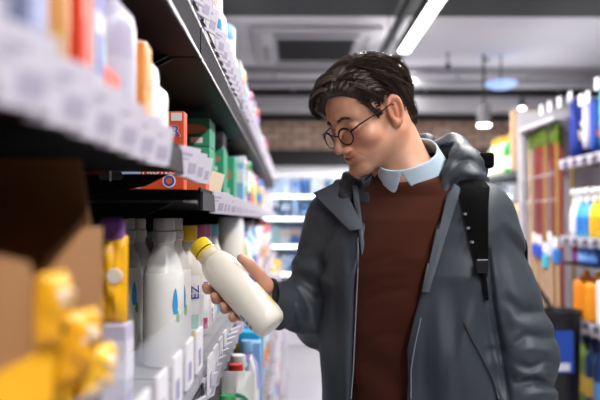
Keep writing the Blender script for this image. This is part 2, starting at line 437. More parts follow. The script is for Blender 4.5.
def describe(kind, cols):
    n = [CN.get(c, 'white') for c in cols]
    if kind in ('bottle', 'spray', 'jug', 'can'):
        return '%s %s with %s %s' % (n[0], KN[kind], n[1], 'trigger' if kind == 'spray' else 'cap')
    return '%s %s with %s print' % (n[0], KN[kind], n[1])
ORD = ['first','second','third','fourth','fifth','sixth','seventh','eighth','ninth','tenth','eleventh','twelfth','thirteenth','fourteenth','fifteenth','sixteenth','seventeenth','eighteenth','nineteenth','twentieth']
def ordn(i): return ORD[i] if i < len(ORD) else 'number %d' % (i+1)
def row(where, x, y0, y1, z, gap, side=1, pal=None, kinds=('bottle','carton','can','pouch','bottle'), hmax=.25, group=None, from_i=0, wlo=.06, whi=.10, xj=.01):
    """one row of mixed goods along the aisle; x = front line of the goods"""
    y = y0; i = from_i
    while y < y1:
        k = R.choice(kinds); w = R.uniform(wlo, whi); h = R.uniform(hmax*.68, hmax)
        base = R.choice(pal or ['#eeeef0']*5+['#f4f1e6','#8fc3ea','#b9a6d8','#e87fb0','#f08030','#eeeef0'])
        c2 = R.choice(['#eeeef0','#2f6fd0','#e2483a','#f0c020','#8fc3ea','#3aa05a','#b0307a','#26b0c0','#eeeef0'])
        c3 = R.choice(['#2f6fd0','#8fc3ea','#e87fb0','#3aa05a','#eeeef0','#f08030','#7a4a9a','#b9a6d8'])
        if k == 'jug': w = max(w, .1)
        wy = w*1.02
        cols = (base, c2, c3)
        rz = 0 if k != 'carton' else 0
        if k == 'pouch' : xo = x-side*w*.25
        else: xo = x-side*w/2
        if side < 0 and k == 'carton': rz = PI
        product(k, (xo+R.uniform(-xj, 0)*side, y+w/2, z), w, h, cols, '%s, %s from near end, %s' % (describe(k, cols), ordn(i), where), None, group or ('mixed goods on %s' % where), rz=rz)
        y += wy+gap; i += 1

# ================================================================ left shelving
black_m = mat('black_metal', (.008, .008, .009), .45, var=.2, scale=9, spec=.10)
greym = mat('grey_shelf_metal', (.38, .37, .39), .35, metal=.3, var=.05)
tag_m = cm('#d6d2e0', .4); tagp_m = cm('#b0abc0', .5)
def perforated(nm, fg, bg):
    m = bpy.data.materials.new(nm); m.use_nodes = True; nt = m.node_tree; b = nt.nodes['Principled BSDF']
    tc = nt.nodes.new('ShaderNodeTexCoord'); sp = nt.nodes.new('ShaderNodeSeparateXYZ'); nt.links.new(tc.outputs['Object'], sp.inputs[0])
    w = nt.nodes.new('ShaderNodeMath'); w.operation = 'MULTIPLY'; w.inputs[1].default_value = 1/.0125; nt.links.new(sp.outputs['Y'], w.inputs[0])
    fr = nt.nodes.new('ShaderNodeMath'); fr.operation = 'FRACT'; nt.links.new(w.outputs[0], fr.inputs[0])
    gt = nt.nodes.new('ShaderNodeMath'); gt.operation = 'GREATER_THAN'; gt.inputs[1].default_value = .55; nt.links.new(fr.outputs[0], gt.inputs[0])
    mx = nt.nodes.new('ShaderNodeMix'); mx.data_type = 'RGBA'; mx.inputs[6].default_value = (*fg,1); mx.inputs[7].default_value = (*bg,1)
    nt.links.new(gt.outputs[0], mx.inputs[0]); nt.links.new(mx.outputs[2], b.inputs['Base Color']); b.inputs['Roughness'].default_value = .4
    return m
perf_m = perforated('perforated_metal', (.36,.35,.38), (.01,.01,.01)); slot_m = perforated('slotted_black_metal', (.010,.010,.012), (.16,.155,.17)); slot_m.node_tree.nodes['Principled BSDF'].inputs['Specular IOR Level'].default_value = .12; slot_m.node_tree.nodes['Principled BSDF'].inputs['Roughness'].default_value = .9; slot_m.node_tree.nodes['Principled BSDF'].inputs['IOR'].default_value = 1.08
_tag = {}
def price_tag(parent, x, y, z, h=.044, w=.062, side=1, tilt=.18):
    key = (h, w, side, tilt)
    if key not in _tag:
        m = MB().use(tag_m); M = Matrix.Rotation(-side*.32, 4, 'Z') @ Matrix.Rotation(side*tilt, 4, 'Y')
        m.box(-.004 if side > 0 else 0, 0 if side > 0 else .004, -w/2, w/2, -h, 0, M)
        m.use(tagp_m); e0, e1 = (0, .0006) if side > 0 else (-.0006, 0)
        m.box(e0, e1, -w*.4, w*.1, -h*.30, -h*.20, M); m.box(e0, e1, -w*.4, -w*.05, -h*.44, -h*.38, M); m.box(e0, e1, w*.0, w*.38, -h*.85, -h*.5, M)
        o = m.build('price_tag', parent, bevel=.001); _tag[key] = o
    else:
        o = _tag[key].copy(); C.objects.link(o); o.parent = parent
    o.location = (x, y, z); return o
def rack(y0, y1, boards, label, back=-.62, top=Z(.80), xf=-.157, tags=True):
    """boards: list of (z_top, x_front, kind)"""
    t = empty('shelving_unit', ((xf+back)/2, (y0+y1)/2, 0), 0, label, 'shelving unit', 'black shelving units along the left of the aisle')
    ox, oy = (xf+back)/2, (y0+y1)/2; L = (y1-y0)/2
    MB().use(black_m).box(back-ox, back+.03-ox, -L+.002, L-.002, .0, top).build('back_panel', t)
    for s in (-1, 1):
        MB().use(black_m).box(back+.031-ox, back+.07-ox, s*(L-.022)-.02, s*(L-.022)+.02, .0, top).build('upright', t)
    for (zt, x1, kind) in boards:
        m = MB()
        m.use(black_m if kind in ('black','top') else greym).box(back+.072-ox, x1-.004-ox, -L+.003, L-.003, zt-.018, zt)
        if kind == 'black':
            m.use(perf_m).box(x1-.03-ox, x1-.006-ox, -L+.003, L-.003, zt-.0215, zt-.0182)
            m.use(black_m).box(x1-.004-ox, x1-ox, -L+.003, L-.003, zt-.034, zt+.004)
        elif kind == 'top':
            m.use(black_m).box(back+.072-ox, x1-.004-ox, -L+.003, L-.003, zt-.055, zt-.0185)
            m.use(slot_m).box(x1-.004-ox, x1-ox, -L+.003, L-.003, zt-.060, zt+.002)
            for q in (-.056, -.004): m.use(greym).box(x1-ox, x1+.0015-ox, -L+.003, L-.003, zt+q-.002, zt+q+.002)
        elif kind == 'grey':
            m.use(perf_m).box(x1-.024-ox, x1-.006-ox, -L+.003, L-.003, zt+.0002, zt+.003)
            m.use(greym).box(x1-.004-ox, x1-ox, -L+.003, L-.003, zt-.034, zt+.004)
        sb = m.build('shelf_board', t)
        if kind != 'base' and zt < top-.02:
            for s in (-1, 1):        # tapered cantilever brackets under the board
                ys = s*(L-.012)
                zb = zt-(.0555 if kind == 'top' else .0225); p = [(back+.072-ox, zb), (x1-.05-ox, zb), (x1-.09-ox, zb-.02), (back+.072-ox, zb-.08)]
                m = MB().use(black_m).prism(p, ys-.003, ys+.003, axis=1)
                for q in (.10, .16, .24): m.use(cm('#77777c', .3)).lathe([(.004, 0), (.003, .002)], n=8, M=Matrix.Translation((back+q-ox, ys-.003, zt-.055)) @ Matrix.Rotation(PI/2, 4, 'X'))
                m.build('bracket', t)
        if tags:
            # price rail and its paper tags
            n = int((y1-y0)/.078)
            zz = {'black': zt+.001, 'top': zt+.045, 'grey': zt-.008, 'base': zt+.0}[kind]
            MB().use(cm('#24222a', .5)).box(x1+.0005-ox, x1+.004-ox, -L+.005, L-.005, zz-.036, zz-.004).build('price_rail', sb)
            for k in range(n):
                if R.random() < .08: continue
                price_tag(sb, x1+.014-ox, -L+.05+k*.078, zz+.003)
    return t
LOW = [(Z(-.27), -.157, 'grey'), (Z(-.60), -.085, 'grey'), (Z(-.92), -.06, 'grey'), (.12, -.05, 'base')]
TOPS = Z(.335)
rack(-.3, 1.195, [(TOPS, -.157, 'top'), (Z(.100), -.157, 'black')]+LOW, 'nearest black shelving unit, blurred, holding cartons and white packs', top=Z(.95))
MID = Z(.052)
ys = [(1.2, 2.445, 'second black shelving unit with the white milk bottles and orange and green boxes'),
      (2.45, 3.695, 'third black shelving unit beyond the milk bottles'),
      (3.70, 4.945, 'fourth black shelving unit, small behind the bottle in the hand'),
      (4.95, 6.195, 'farthest black shelving unit at the end of the left side')]
for a, b, l in ys: rack(a, b, [(TOPS, -.157, 'top'), (MID, -.157, 'black')]+LOW, l, top=Z(.95))
# slotted pill plate on the near bracket
pc = P(112, 176, 1.18)
m = MB().use(cm('#5a5850', .3)); m.prism([(-.017,-.007),(-.021,0),(-.017,.007),(.017,.007),(.021,0),(.017,-.007)], -.001, .001, axis=1)
m.use(cm('#d8d8d8', .2)).box(-.0015, .0015, -.003, -.001, -.009, .009)
tag(m.build('shelf_clip', loc=(pc.x, 1.172, pc.z)), 'small oval metal clip with a bright slot on the black bracket at left', 'clip')

# ---- clear dividers with white tag holders on the milk shelf front
for (a, b, lab) in ((.42, 1.19, 'clear plastic shelf front with white ticket holders, blurred at the lower left'), (1.21, 2.43, 'clear plastic shelf front with ticket holders before the milk bottles')):
    t = empty('clear_guard', (-.150, (a+b)/2, Z(-.266)), 0, lab, 'shelf front'); L = (b-a)/2
    MB().use(mat('clear_sheet', (.80,.86,1), .15, trans=.0, alpha=.16, var=0)).box(-.001, .001, -L, L, 0.0, .085 if a > 1 else .140).build('clear_sheet', t)
    n = 4 if a > 1 else 7
    for k in range(n):
        y = -L+.06+k*.105 if a < 1 else -L+.05+k*.09
        z0 = .03 if a < 1 else -.04
        m = MB().use(cm('#f1eff6', .35)).box(.0015, .006, y-.03, y+.03, z0, z0+.065)
        m.use(cm('#8f89b8', .4)).box(.006, .0066, y-.022, y+.004, z0+.01, z0+.035)
        m.build('ticket_holder', t, bevel=.002)

# ---- milk bottles
cap_grey = cm('#c4c2c0', .35)
milk_m = mat('milk', (.90, .89, .86), .3, sss=.0)
def milk_bottle(loc, label, capc='#c9c7c4', S=1.0, logo='#3f9fd8'):
    t = empty('milk_bottle', loc, 0); r = .0375*S
    H = lambda z: z*S
    MB().use(clear_m).lathe([(r*.97,H(.1695)),(r*.955,H(.172)),(r*.80,H(.192)),(.021*S,H(.212)),(.0175*S,H(.222)),(.0175*S,H(.236))], n=28).build('bottle_body', t, smooth=True)
    MB().use(milk_m).lathe([(r*.9,0),(r,H(.006)),(r,H(.150)),(r*.97,H(.169)),(r*.90,H(.176)),(r*.86,H(.182))], n=28).build('milk', t, smooth=True)
    c = MB().use(cm(capc, .35)).lathe([(.0195*S,H(.247)),(.0198*S,H(.249)),(.0198*S,H(.268)),(.0185*S,H(.270))], n=28).build('cap', t, smooth=True)
    MB().use(cm(capc, .35)).lathe([(.0188*S,H(.205)),(.0190*S,H(.226)),(.0215*S,H(.228)),(.0215*S,H(.245)),(.018*S,H(.2465))], n=28).build('collar', t, smooth=True)
    # leaf drop label
    def drop(u0, z0, wu, hz, mm, nm):
        vs = []; n = 20
        for k in range(n):
            a = 2*PI*k/n; uu = u0+wu*math.cos(a)*(1-.35*math.sin(a)); zz = z0+hz*math.sin(a)
            th = uu; vs.append((math.cos(th)*(r+.0006), math.sin(th)*(r+.0006), H(zz)))
        MB().use(mm).add(vs, [tuple(range(n))]).build(nm, t)
    for off in (-.80,):
        drop(off, .118, .15, .024, cm(logo, .4), 'drop_mark'); drop(off+.16, .090, .11, .011, cm('#7fb070', .4), 'leaf_mark')
    tag(t, label, 'bottle', 'white milk bottles in front of the man')
    return t
mb = Z(-.27)+.0035
milk_bottle((-.239, 1.31, mb), 'large white milk bottle with grey cap, nearest and biggest in the bottle row')
milk_bottle((-.239, 1.405, mb), 'white milk bottle with grey cap directly behind the nearest big one')
milk_bottle((-.345, 1.45, mb), 'white grey-capped milk bottle in the second row, left of the nearest one')
milk_bottle((-.345, 1.56, mb), 'white milk bottle with grey cap, behind the one in the second row')
milk_bottle((-.425, 1.66, mb), 'white milk bottle with grey cap deep in the shelf behind the yellow sachet')
milk_bottle((-.425, 1.78, mb), 'white milk bottle with grey cap, deepest one, mostly hidden behind the others')
def text_bottle(y, capc, stripes, txt, label, x=-.205, top=.255):
    t = empty('drink_bottle', (x, y, mb), 0); r = .033
    MB().use(cm('#e6e2da', .3)).lathe([(r*.9,0),(r,.006),(r,.155),(r*.93,.175),(r*.62,.200),(.017,.212),(.017,.222)], n=26).build('bottle_body', t, smooth=True)
    MB().use(clear_m).lathe([(r*.64,.2005),(.0185,.213),(.0185,.221)], n=20).build('neck', t, smooth=True)
    MB().use(cm(capc, .35)).lathe([(.019,.2225),(.0195,.224),(.0195,top-.002),(.018,top)], n=24).build('cap', t, smooth=True)
    # vertical label on the side turned to the aisle mouth
    a0, a1 = -1.35, -.55; z = .0
    segs = [(.045, .145)]; m = MB().use(cm('#f6f6f8', .4)); n = 8
    def patch(m, z0, z1, rr, b0, b1):
        vs = []; 
        for k in range(n+1):
            a = b0+(b1-b0)*k/n
            for zz in (z0, z1): vs.append((math.cos(a)*rr, math.sin(a)*rr, zz))
        m.add(vs, [(2*k, 2*k+2, 2*k+3, 2*k+1) for k in range(n)])
    patch(m, .012, .150, r+.0006, a0, a1)
    zz = .014
    for (c, hh) in stripes:
        m.use(cm(c, .4)); patch(m, zz, zz+hh, r+.001, a0+.15, a1-.15); zz += hh+.003
    lb = m.build('label', t, smooth=True)
    am = (a0+a1)/2; rr = r+.0016
    nrm = Vector((math.cos(am), math.sin(am), 0)); tan = Vector((-math.sin(am), math.cos(am), 0))
    text(txt, .026, TM(nrm*rr+Vector((0,0,.115)), Vector((0,0,1)), -tan), cm('#1d3fb0', .4), t)
    tag(t, label, 'bottle', 'tall white bottles with coloured caps')
text_bottle(1.50, '#f0c83a', [('#f4d21f', .022), ('#7fcfb4', .030)], 'EZ', 'white bottle with yellow cap and EZ lettering over green and yellow label', x=-.222)
text_bottle(1.66, '#b8618c', [('#c03a68', .026), ('#e0f0f4', .012)], 'EI', 'white bottle with dusky pink cap and blue lettering above a magenta stripe', x=-.222)
text_bottle(1.77, '#c77aa8', [('#c03a68', .022), ('#2f6fd0', .010)], 'EI', 'white bottle with mauve pink cap, next beyond the dusky pink one', x=-.222)
text_bottle(1.93, '#67b5c4', [('#3fb0d0', .035)], 'E', 'white bottle with teal cap standing last before the dark gap', x=-.222)
text_bottle(1.665, '#d8b64a', [('#f4d21f', .02)], 'EZ', 'white bottle with dull yellow cap in the back row beside the milk', x=-.305)
text_bottle(1.78, '#9a4a6c', [('#c03a68', .02)], 'EI', 'white bottle with dark pink cap standing in the back row', x=-.305)
# cream bottles beyond
for y, l in ((2.25, 'tall cream bottle just beyond the teal-capped bottle'), (2.36, 'tall cream bottle right behind the first cream one')):
    product('can', (-.20, y, mb), .075, .275, ('#f4f1e6', '#eeeef0', '#f4f1e6'), l, 'bottle', 'tall cream bottles')

# ---- yellow sachet with purple top
product('carton', (-.232, .90, Z(-.27)+.0005), .05, .138, ('#c6c0d6', '#e6e2ee', '#aaa4c4'), 'pale lilac carton carrying the yellow sachet with the purple top', 'carton', d=.045)
t = empty('snack_pouch', (-.230, .90, Z(-.130)), 0, 'yellow sachet with a purple top standing by the milk bottles', 'pouch')
m = MB().use(cm('#f2b21c', .3))
def pillow(m, w, h, d, z0=0, seed=0, M=None, nu=14, nv=14):
    rr = random.Random(seed); vs = []; 
    ph = [rr.uniform(0, 6) for _ in range(6)]
    for s in (1, -1):
        for j in range(nv+1):
            for i in range(nu+1):
                u, v = i/nu*2-1, j/nv*2-1
                th = (1-abs(u)**3)*(1-abs(v)**3.5)
                th = th**.6*d/2*(1+.16*math.sin(5*u+ph[0]+3*v)+.12*math.sin(9*v+ph[1]+4*u)+.08*math.sin(13*u+ph[2]))
                vs.append(Vector((u*w/2, s*max(th, .0006), z0+(v+1)/2*h)))
    if M is not None: vs = [M @ v for v in vs]
    fs = []; A = (nu+1)*(nv+1)
    for q in (0, 1):
        for j in range(nv):
            for i in range(nu):
                a = q*A+j*(nu+1)+i; f = (a, a+1, a+nu+2, a+nu+1); fs.append(f if q == 0 else f[::-1])
    for i in range(nu): 
        for j in (0, nv):
            a = j*(nu+1)+i; fs.append((a, a+1, A+a+1, A+a))
    for j in range(nv):
        for i in (0, nu):
            a = j*(nu+1)+i; fs.append((a, a+nu+1, A+a+nu+1, A+a))
    return m.add(vs, fs)
pillow(m, .040, .110, .035, 0, 3).build('pouch', t, smooth=True)
MB().use(cm('#8e5aa8', .35)).box(-.016, .016, -.007, .007, .100, .133).build('top_seal', t, bevel=.006)
MB().use(cm('#f3e6d8', .35)).lathe([(.010, 0), (.010, .004)], n=16, M=Matrix.Translation((.008, -.0175, .060)) @ Matrix.Rotation(PI/2, 4, 'X')).build('printed_badge', t, bevel=.001)

# ---- cardboard display cartons at lower left
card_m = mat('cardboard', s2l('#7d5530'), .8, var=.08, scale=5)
card2_m = mat('cardboard_lit', s2l('#966a40'), .8, var=.06, scale=8)  # lighter copy of the cardboard, aisle light on these walls put into its colour
def display_carton(y0, y1, x0, x1, z0, hb, hf, ht, label, hn, near=False):
    t = empty('display_carton', ((x0+x1)/2, (y0+y1)/2, z0), 0, label, 'cardboard box', 'open cardboard display boxes'); ox, oy = (x0+x1)/2, (y0+y1)/2; e = .004
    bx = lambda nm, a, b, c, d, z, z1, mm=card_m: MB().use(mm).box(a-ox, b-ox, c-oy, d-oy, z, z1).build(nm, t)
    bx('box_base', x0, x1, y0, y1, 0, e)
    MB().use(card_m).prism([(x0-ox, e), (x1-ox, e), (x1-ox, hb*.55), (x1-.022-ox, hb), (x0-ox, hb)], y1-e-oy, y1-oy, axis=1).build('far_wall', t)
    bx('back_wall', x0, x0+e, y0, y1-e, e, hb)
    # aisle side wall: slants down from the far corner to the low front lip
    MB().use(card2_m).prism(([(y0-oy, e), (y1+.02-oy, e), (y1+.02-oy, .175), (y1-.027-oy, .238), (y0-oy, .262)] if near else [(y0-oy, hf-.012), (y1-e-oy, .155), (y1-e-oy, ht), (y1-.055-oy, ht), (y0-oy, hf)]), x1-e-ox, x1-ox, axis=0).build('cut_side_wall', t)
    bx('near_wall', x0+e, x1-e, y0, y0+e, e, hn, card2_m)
    if near: MB().use(cm('#f2b11a', .5)).box(x1-ox, x1+.0012-ox, y0-oy, y1+.019-oy, e, .174).build('printed_band', t)
    return t
ZB = Z(-.27)+.0035
ZB2 = Z(-.27)+.0035
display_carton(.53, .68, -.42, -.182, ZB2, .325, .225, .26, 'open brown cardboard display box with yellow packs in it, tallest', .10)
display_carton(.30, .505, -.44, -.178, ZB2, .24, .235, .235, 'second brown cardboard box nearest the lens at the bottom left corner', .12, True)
yel = ['#f2b11a', '#f6c02c', '#eda818']
for i, (x, y, z, w, h, a, b, cc, l) in enumerate([
    (-.179, .507, .175, .035, .055, 1.35, .15, 0, 'yellow and white pack leaning on the front of the taller cardboard box'),
    (-.25, .61, .03, .12, .15, .2, .1, 1, 'yellow pack standing upright inside the taller cardboard box'),
    (-.179, .570, .135, .050, .060, 1.3, .15, 2, 'yellow pack low at the near corner of the taller cardboard box'),
    (-.179, .635, .110, .045, .045, 1.3, .15, 1, 'small yellow pack at the far foot of the taller cardboard box'),
    (-.235, .44, .03, .10, .16, 1.1, .1, 1, 'big yellow pack lying at the opening of the nearer cardboard box'),
    (-.27, .38, .02, .10, .12, .4, .1, 0, 'yellow pack in the nearer cardboard box at the picture corner'),
    (-.235, .37, .12, .08, .10, 1.3, -.1, 2, 'small yellow pack on top of the others in the nearer box')]):
    t = empty('snack_pouch', (x, y, ZB2+z), a, l, 'pouch', 'yellow packs in the cardboard boxes')
    M = Matrix.Rotation(b, 4, 'X')
    th = .026 if x > -.19 else .05
    pillow(MB().use(cm(yel[cc], .35)), w, h, th, 0, i+10, M).build('pouch', t, smooth=True)
    pillow(MB().use(cm('#f1e2d2', .4)), w*.62, h*.3, th*1.12, h*.55, i+30, M).build('label', t, smooth=True)
    if i in (0, 4): pillow(MB().use(cm('#4a3208', .4)), w*.30, h*.22, th*1.14, h*.2, i+50, M).build('printed_picture', t, smooth=True)

# ---- near goods over the mid shelf (blurred)
zn = Z(.100)+.0045
near = [('carton', .475, .035, .164, ('#9aa2cc', '#aab0d4', '#8c94c0'), 'pale blue carton at the top left corner', .10),
        ('can', .535, .045, .164, ('#d09a50', '#d8a868', '#c88a48'), 'tan and orange canister next to the pale blue carton', None),
        ('carton', .585, .03, .164, ('#e2401e', '#e2401e', '#e2401e'), 'bright red carton edge-on near the top left', .10),
        ('carton', .625, .032, .164, ('#cfcfdc', '#5a66b8', '#5a66b8'), 'white carton with blue print right of the red carton', .10),
        ('pouch', .68, .05, .164, ('#cfc8be', '#3aa05a'), 'white pouch with green and orange print blurred at top left', .07),
        ('bottle', .765, .07, .164, ('#b9b4cc', '#a9a4c0', '#c6c2d6'), 'pale lilac bottle standing last in the blurred top row', None),
        ('carton', .835, .04, .105, ('#f29a4a', '#f29a4a', '#f6b676'), 'low orange carton behind the price tags', .08),
        ('bottle', .90, .055, .125, ('#f4f2f6', '#ffffff', '#f4f2f6'), 'short white bottle near the end of the near shelf', None),
        ('bottle', .97, .055, .10, ('#f4f2f6', '#ffffff', '#f4f2f6'), 'short white bottle at the very end of the near shelf', None)]
for k, y, w, h, cols, l, d in near:
    if k == 'carton': product(k, (-.172-.05, y, zn), .10, h, cols, l, 'carton', d=w)
    else: product(k, (-.172-w/2, y, zn), w, h, cols, l, {'can':'canister'}.get(k, k))
product('carton', (-.300, 1.12, zn), .05, .125, ('#6b5f58', '#6b5f58', '#857870'), 'grey brown carton in the dark at the back of the near shelf', 'carton', d=.05)
o = product('carton', (-.19, .70, Z(.100)+.005), .02, .045, ('#ea4a22', '#ea4a22', '#ea4a22'), 'small red orange box behind the blurred price tags', 'carton', d=.06)
# ---- boxes on the second unit mid shelf
zm = MID+.0045
t = empty('carton_box', (-.291, 1.36, zm), 0, 'orange red box with COLOR and PROTECT lettering', 'box')
MB().use(cm('#e8562a', .45)).box(-.09, .09, -.06, -.02, 0, .146).build('carton', t, bevel=.0015)
fy = -.0605
text('COLOR', .027, TM((.036, fy-.0006, .108), (1,0,0), (0,0,1)), cm('#2448b0', .4), t, offs=.0006)
text('COLOR', .027, TM((.036, fy-.0001, .108), (1,0,0), (0,0,1)), cm('#f2f2f6', .4), t, offs=.0011)
text('PROTECT', .0165, TM((.049, fy-.0003, .0335), (1,0,0), (0,0,1)), cm('#f6f2f0', .4), t, offs=.0004)
m = MB().use(cm('#f4eef0', .4)).box(.066, .086, fy-.0004, fy+.0004, .128, .143); m.build('printed_panel', t)
m = MB().use(cm('#f4f0f4', .4)).lathe([(.0125, 0), (.0125, .0006)], n=20, M=Matrix.Translation((.063, fy, .012+.004)) @ Matrix.Rotation(PI/2, 4, 'X'))
m.use(cm('#3a58b0', .4)).lathe([(.010, .0006), (.010, .0009)], n=20, M=Matrix.Translation((.063, fy, .016)) @ Matrix.Rotation(PI/2, 4, 'X'))
m.use(cm('#e86a4a', .4)).lathe([(.006, .0009), (.006, .0013)], n=20, M=Matrix.Translation((.063, fy, .016)) @ Matrix.Rotation(PI/2, 4, 'X')).build('round_badge', t)
MB().use(cm('#b8cdf0', .4)).box(-.05, .01, fy-.0004, fy+.0004, 0.002, .05).build('printed_panel', t)
def green_box(x0, x1, y, z, h, label, c='#2d8a68', lab='#b48a6c', d=.12):
    t = empty('soap_box', ((x0+x1)/2, y+d/2, z), 0, label, 'box', 'green boxes stacked on the middle shelf'); w = x1-x0
    MB().use(cm(c, .45)).box(-w/2, w/2, -d/2, d/2, 0, h).build('carton', t, bevel=.0015)
    m = MB().use(cm(lab, .45)); a = h*.62; M = Matrix.Translation((w*.10, -d/2, a)) @ Matrix.Rotation(PI/2, 4, 'X')
    m.lathe([(1, 0), (1, .0008)], n=24, M=M @ Matrix.Diagonal((w*.34, h*.17, 1, 1))).build('printed_oval', t)
    m = MB().use(cm('#e6ece6', .45)).box(w*.12, w*.36, -d/2-.0006, -d/2, h*.12, h*.32)
    m.use(cm('#1c6a50', .45)).box(-w*.3, w*.3, -d/2-.0006, -d/2, h*.36, h*.42); m.build('printed_panel', t)
for k, (h, l) in enumerate([(.062, 'green box, lowest of the stack behind the orange red box'), (.062, 'green box, middle of the stack behind the orange red box'), (.070, 'green box, topmost of the stack behind the orange red box')]):
    green_box(-.33, -.205, 1.74, zm+k*.0635, h, l, '#35a57c' if k < 2 else '#30946f')
for k, (h, l) in enumerate([(.078, 'green box, lower one of the farther stack'), (.078, 'green box under the small grey box')]):
    green_box(-.34, -.205, 2.10, zm+k*.0795, h, l, '#33a078')
green_box(-.30, -.19, 2.30, zm, .15, 'green box with white panel at the far end of the second unit', '#3aa880')
t = product('carton', (-.272, 2.17, zm+.160), .125, .052, ('#8f8b98', '#b9b6c2', '#77747f'), 'small grey box on top of the farther green stack', 'box', d=.12)
t = empty('cardboard_tray', (-.235, 1.60, zm), 0, 'low orange cardboard tray in front of the green boxes', 'tray')
MB().use(cm('#e8683a', .5)).box(-.05, .05, -.09, .09, 0, .045).build('tray_body', t, bevel=.001)
MB().use(cm('#b8b2a8', .5)).box(-.05, .052, -.0915, -.0902, .030, .046).build('printed_band', t)
t = empty('leaflet', (-.178, 1.57, zm), .35, 'small cream leaflet standing tilted beside the orange tray', 'leaflet')
MB().use(cm('#efe6cc', .5)).box(-.016, .016, -.0012, .0012, 0, .052, Matrix.Rotation(.25, 4, 'Y')).build('sheet', t)

# ---- goods on the upper shelf
zt = TOPS+.0045
up = [('carton', 1.30, .07, .26, ('#b9a6d8', '#eeeef0', '#eeeef0'), 'lilac carton at the top edge of the picture over the tags'),
      ('can', 1.42, .06, .28, ('#e9e4ea', '#e87fb0', '#e87fb0'), 'white canister with pink top band, first on the upper shelf'),
      ('carton', 1.52, .06, .25, ('#f1e6dc', '#e2483a', '#c8a070'), 'cream carton with red print on the upper shelf'),
      ('bottle', 1.68, .075, .335, ('#f4f4f4', '#f2cf20', '#2f8ac0'), 'white bottle with bright yellow cap on the upper shelf'),
      ('bottle', 1.80, .07, .25, ('#f4f4f4', '#eeeef0', '#b9a6d8'), 'white bottle between the yellow capped and the blue capped ones'),
      ('can', 2.06, .095, .235, ('#eef0f6', '#7fb6e4', '#eeeef0'), 'fat white canister with light blue lid on the upper shelf')]
for k, y, w, h, cols, l in up:
    product(k, (-.168-w/2, y, zt), w, h, cols, l, {'can':'canister'}.get(k, k))
row('top left shelf, middle', -.165, 2.2, 3.6, zt, .004, hmax=.23, group='mixed goods on the upper left shelf', pal=['#eeeef0','#8fc3ea','#b9a6d8','#f4f1e6','#e87fb0','#f08030','#eeeef0'])
row('top left shelf, far stretch', -.165, 3.75, 6.1, zt, .006, hmax=.20, wlo=.08, whi=.13, pal=['#eeeef0','#e2483a','#f08030','#e87fb0','#f4f1e6','#f0c020','#eeeef0'])
row('shelf beyond green boxes', -.165, 2.5, 3.65, zm, .01, hmax=.19, pal=['#eeeef0','#eeeef0','#3aa05a','#f4f1e6','#e87fb0','#f0c020','#8fc3ea'])
row('far left middle shelf', -.165, 3.75, 6.1, zm, .02, hmax=.19, wlo=.08, whi=.13)
row('milk shelf past cream bottles', -.168, 2.50, 3.65, mb, .01, hmax=.27, kinds=('bottle','bottle','carton','spray'), pal=['#eeeef0','#f4f1e6','#eeeef0','#9fd0b8','#8fc3ea'])
row('milk shelf, far stretch', -.168, 3.75, 6.1, mb, .015, hmax=.27, wlo=.08, whi=.13)
# lower protruding shelves
z1 = Z(-.60)+.0045
t = empty('detergent_pack', (-.118, 1.52, z1), 0, 'white pack with a big green ring print under the bottle shelf', 'pack')
pillow(MB().use(cm('#eef0ee', .35)), .075, .27, .05, 0, 77, Matrix.Rotation(.0, 4, 'Z')).build('pouch', t, smooth=True)
m = MB().use(cm('#3a9a76', .4)); cc = [(.028*math.cos(a)*1.0+.004, -.030, .185+.042*math.sin(a)) for a in [2*PI*k/28 for k in range(28)]]
m.tube(cc, .0035, 6, closed=True).build('printed_ring', t, smooth=True)
MB().use(cm('#1d6ec0', .4)).lathe([(.008, 0), (.008, .004)], n=14, M=Matrix.Translation((-.008, -.026, .115)) @ Matrix.Rotation(PI/2, 4, 'X')).build('printed_dot', t)
row('shelf below the milk', -.093, 1.64, 2.42, z1, .006, hmax=.27, wlo=.06, whi=.08, pal=['#eeeef0','#8fc3ea','#26b0e0','#eeeef0','#b9a6d8'])
row('shelf below milk, before ring pack', -.093, 1.22, 1.44, z1, .01, hmax=.27, wlo=.06, whi=.07, pal=['#26262a','#8a8a90','#c8a070'])
row('left shelf under milk, middle', -.093, 2.48, 3.65, z1, .01, hmax=.27, pal=['#eeeef0','#eeeef0','#8fc3ea','#e87fb0','#f4f1e6'])
row('left shelf under milk, far', -.093, 3.75, 6.1, z1, .015, hmax=.27, wlo=.08, whi=.13)
z2 = Z(-.92)+.0045
row('second lowest left shelf, near', -.068, 1.75, 2.42, z2, .006, hmax=.26, pal=['#b0307a','#eeeef0','#26262a','#b0307a','#8fc3ea'])
row('second lowest left shelf, middle', -.068, 2.48, 3.65, z2, .01, hmax=.26, pal=['#eeeef0','#b0307a','#eeeef0','#8fc3ea','#b9a6d8'])
row('second lowest left shelf, far', -.068, 3.75, 6.1, z2, .015, hmax=.26, wlo=.08, whi=.13)
row('lowest left shelf, middle', -.06, 2.48, 3.65, .125, .01, hmax=.30, wlo=.09, whi=.12)
row('lowest left shelf, far', -.06, 3.75, 6.1, .125, .015, hmax=.30, wlo=.1, whi=.14)
# goods inside the fridge
for i, z in enumerate(FZ):
    x = -.33; j = 0
    pal = ['#c8d4e4','#c8d4e4','#8fb4da','#4a7cc0','#d8dce0','#c8a890','#9fc0c8','#c8d4e4','#a8b8d8','#3a5c90']
    while x < .62:
        w = R.uniform(.07, .13); k = R.choice(['carton','can','bottle','carton']); c = (R.choice(pal), R.choice(pal), R.choice(pal)); h = R.uniform(.15, .23)
        product(k, (x+w/2, 8.25, z+.001), w, h, c, '%s, %s from left, %s fridge shelf' % (describe(k, c), ordn(j), ['lowest','second lowest','middle','second highest','highest'][i]), None, 'goods in the display fridge', d=.1)
        x += w+.012; j += 1
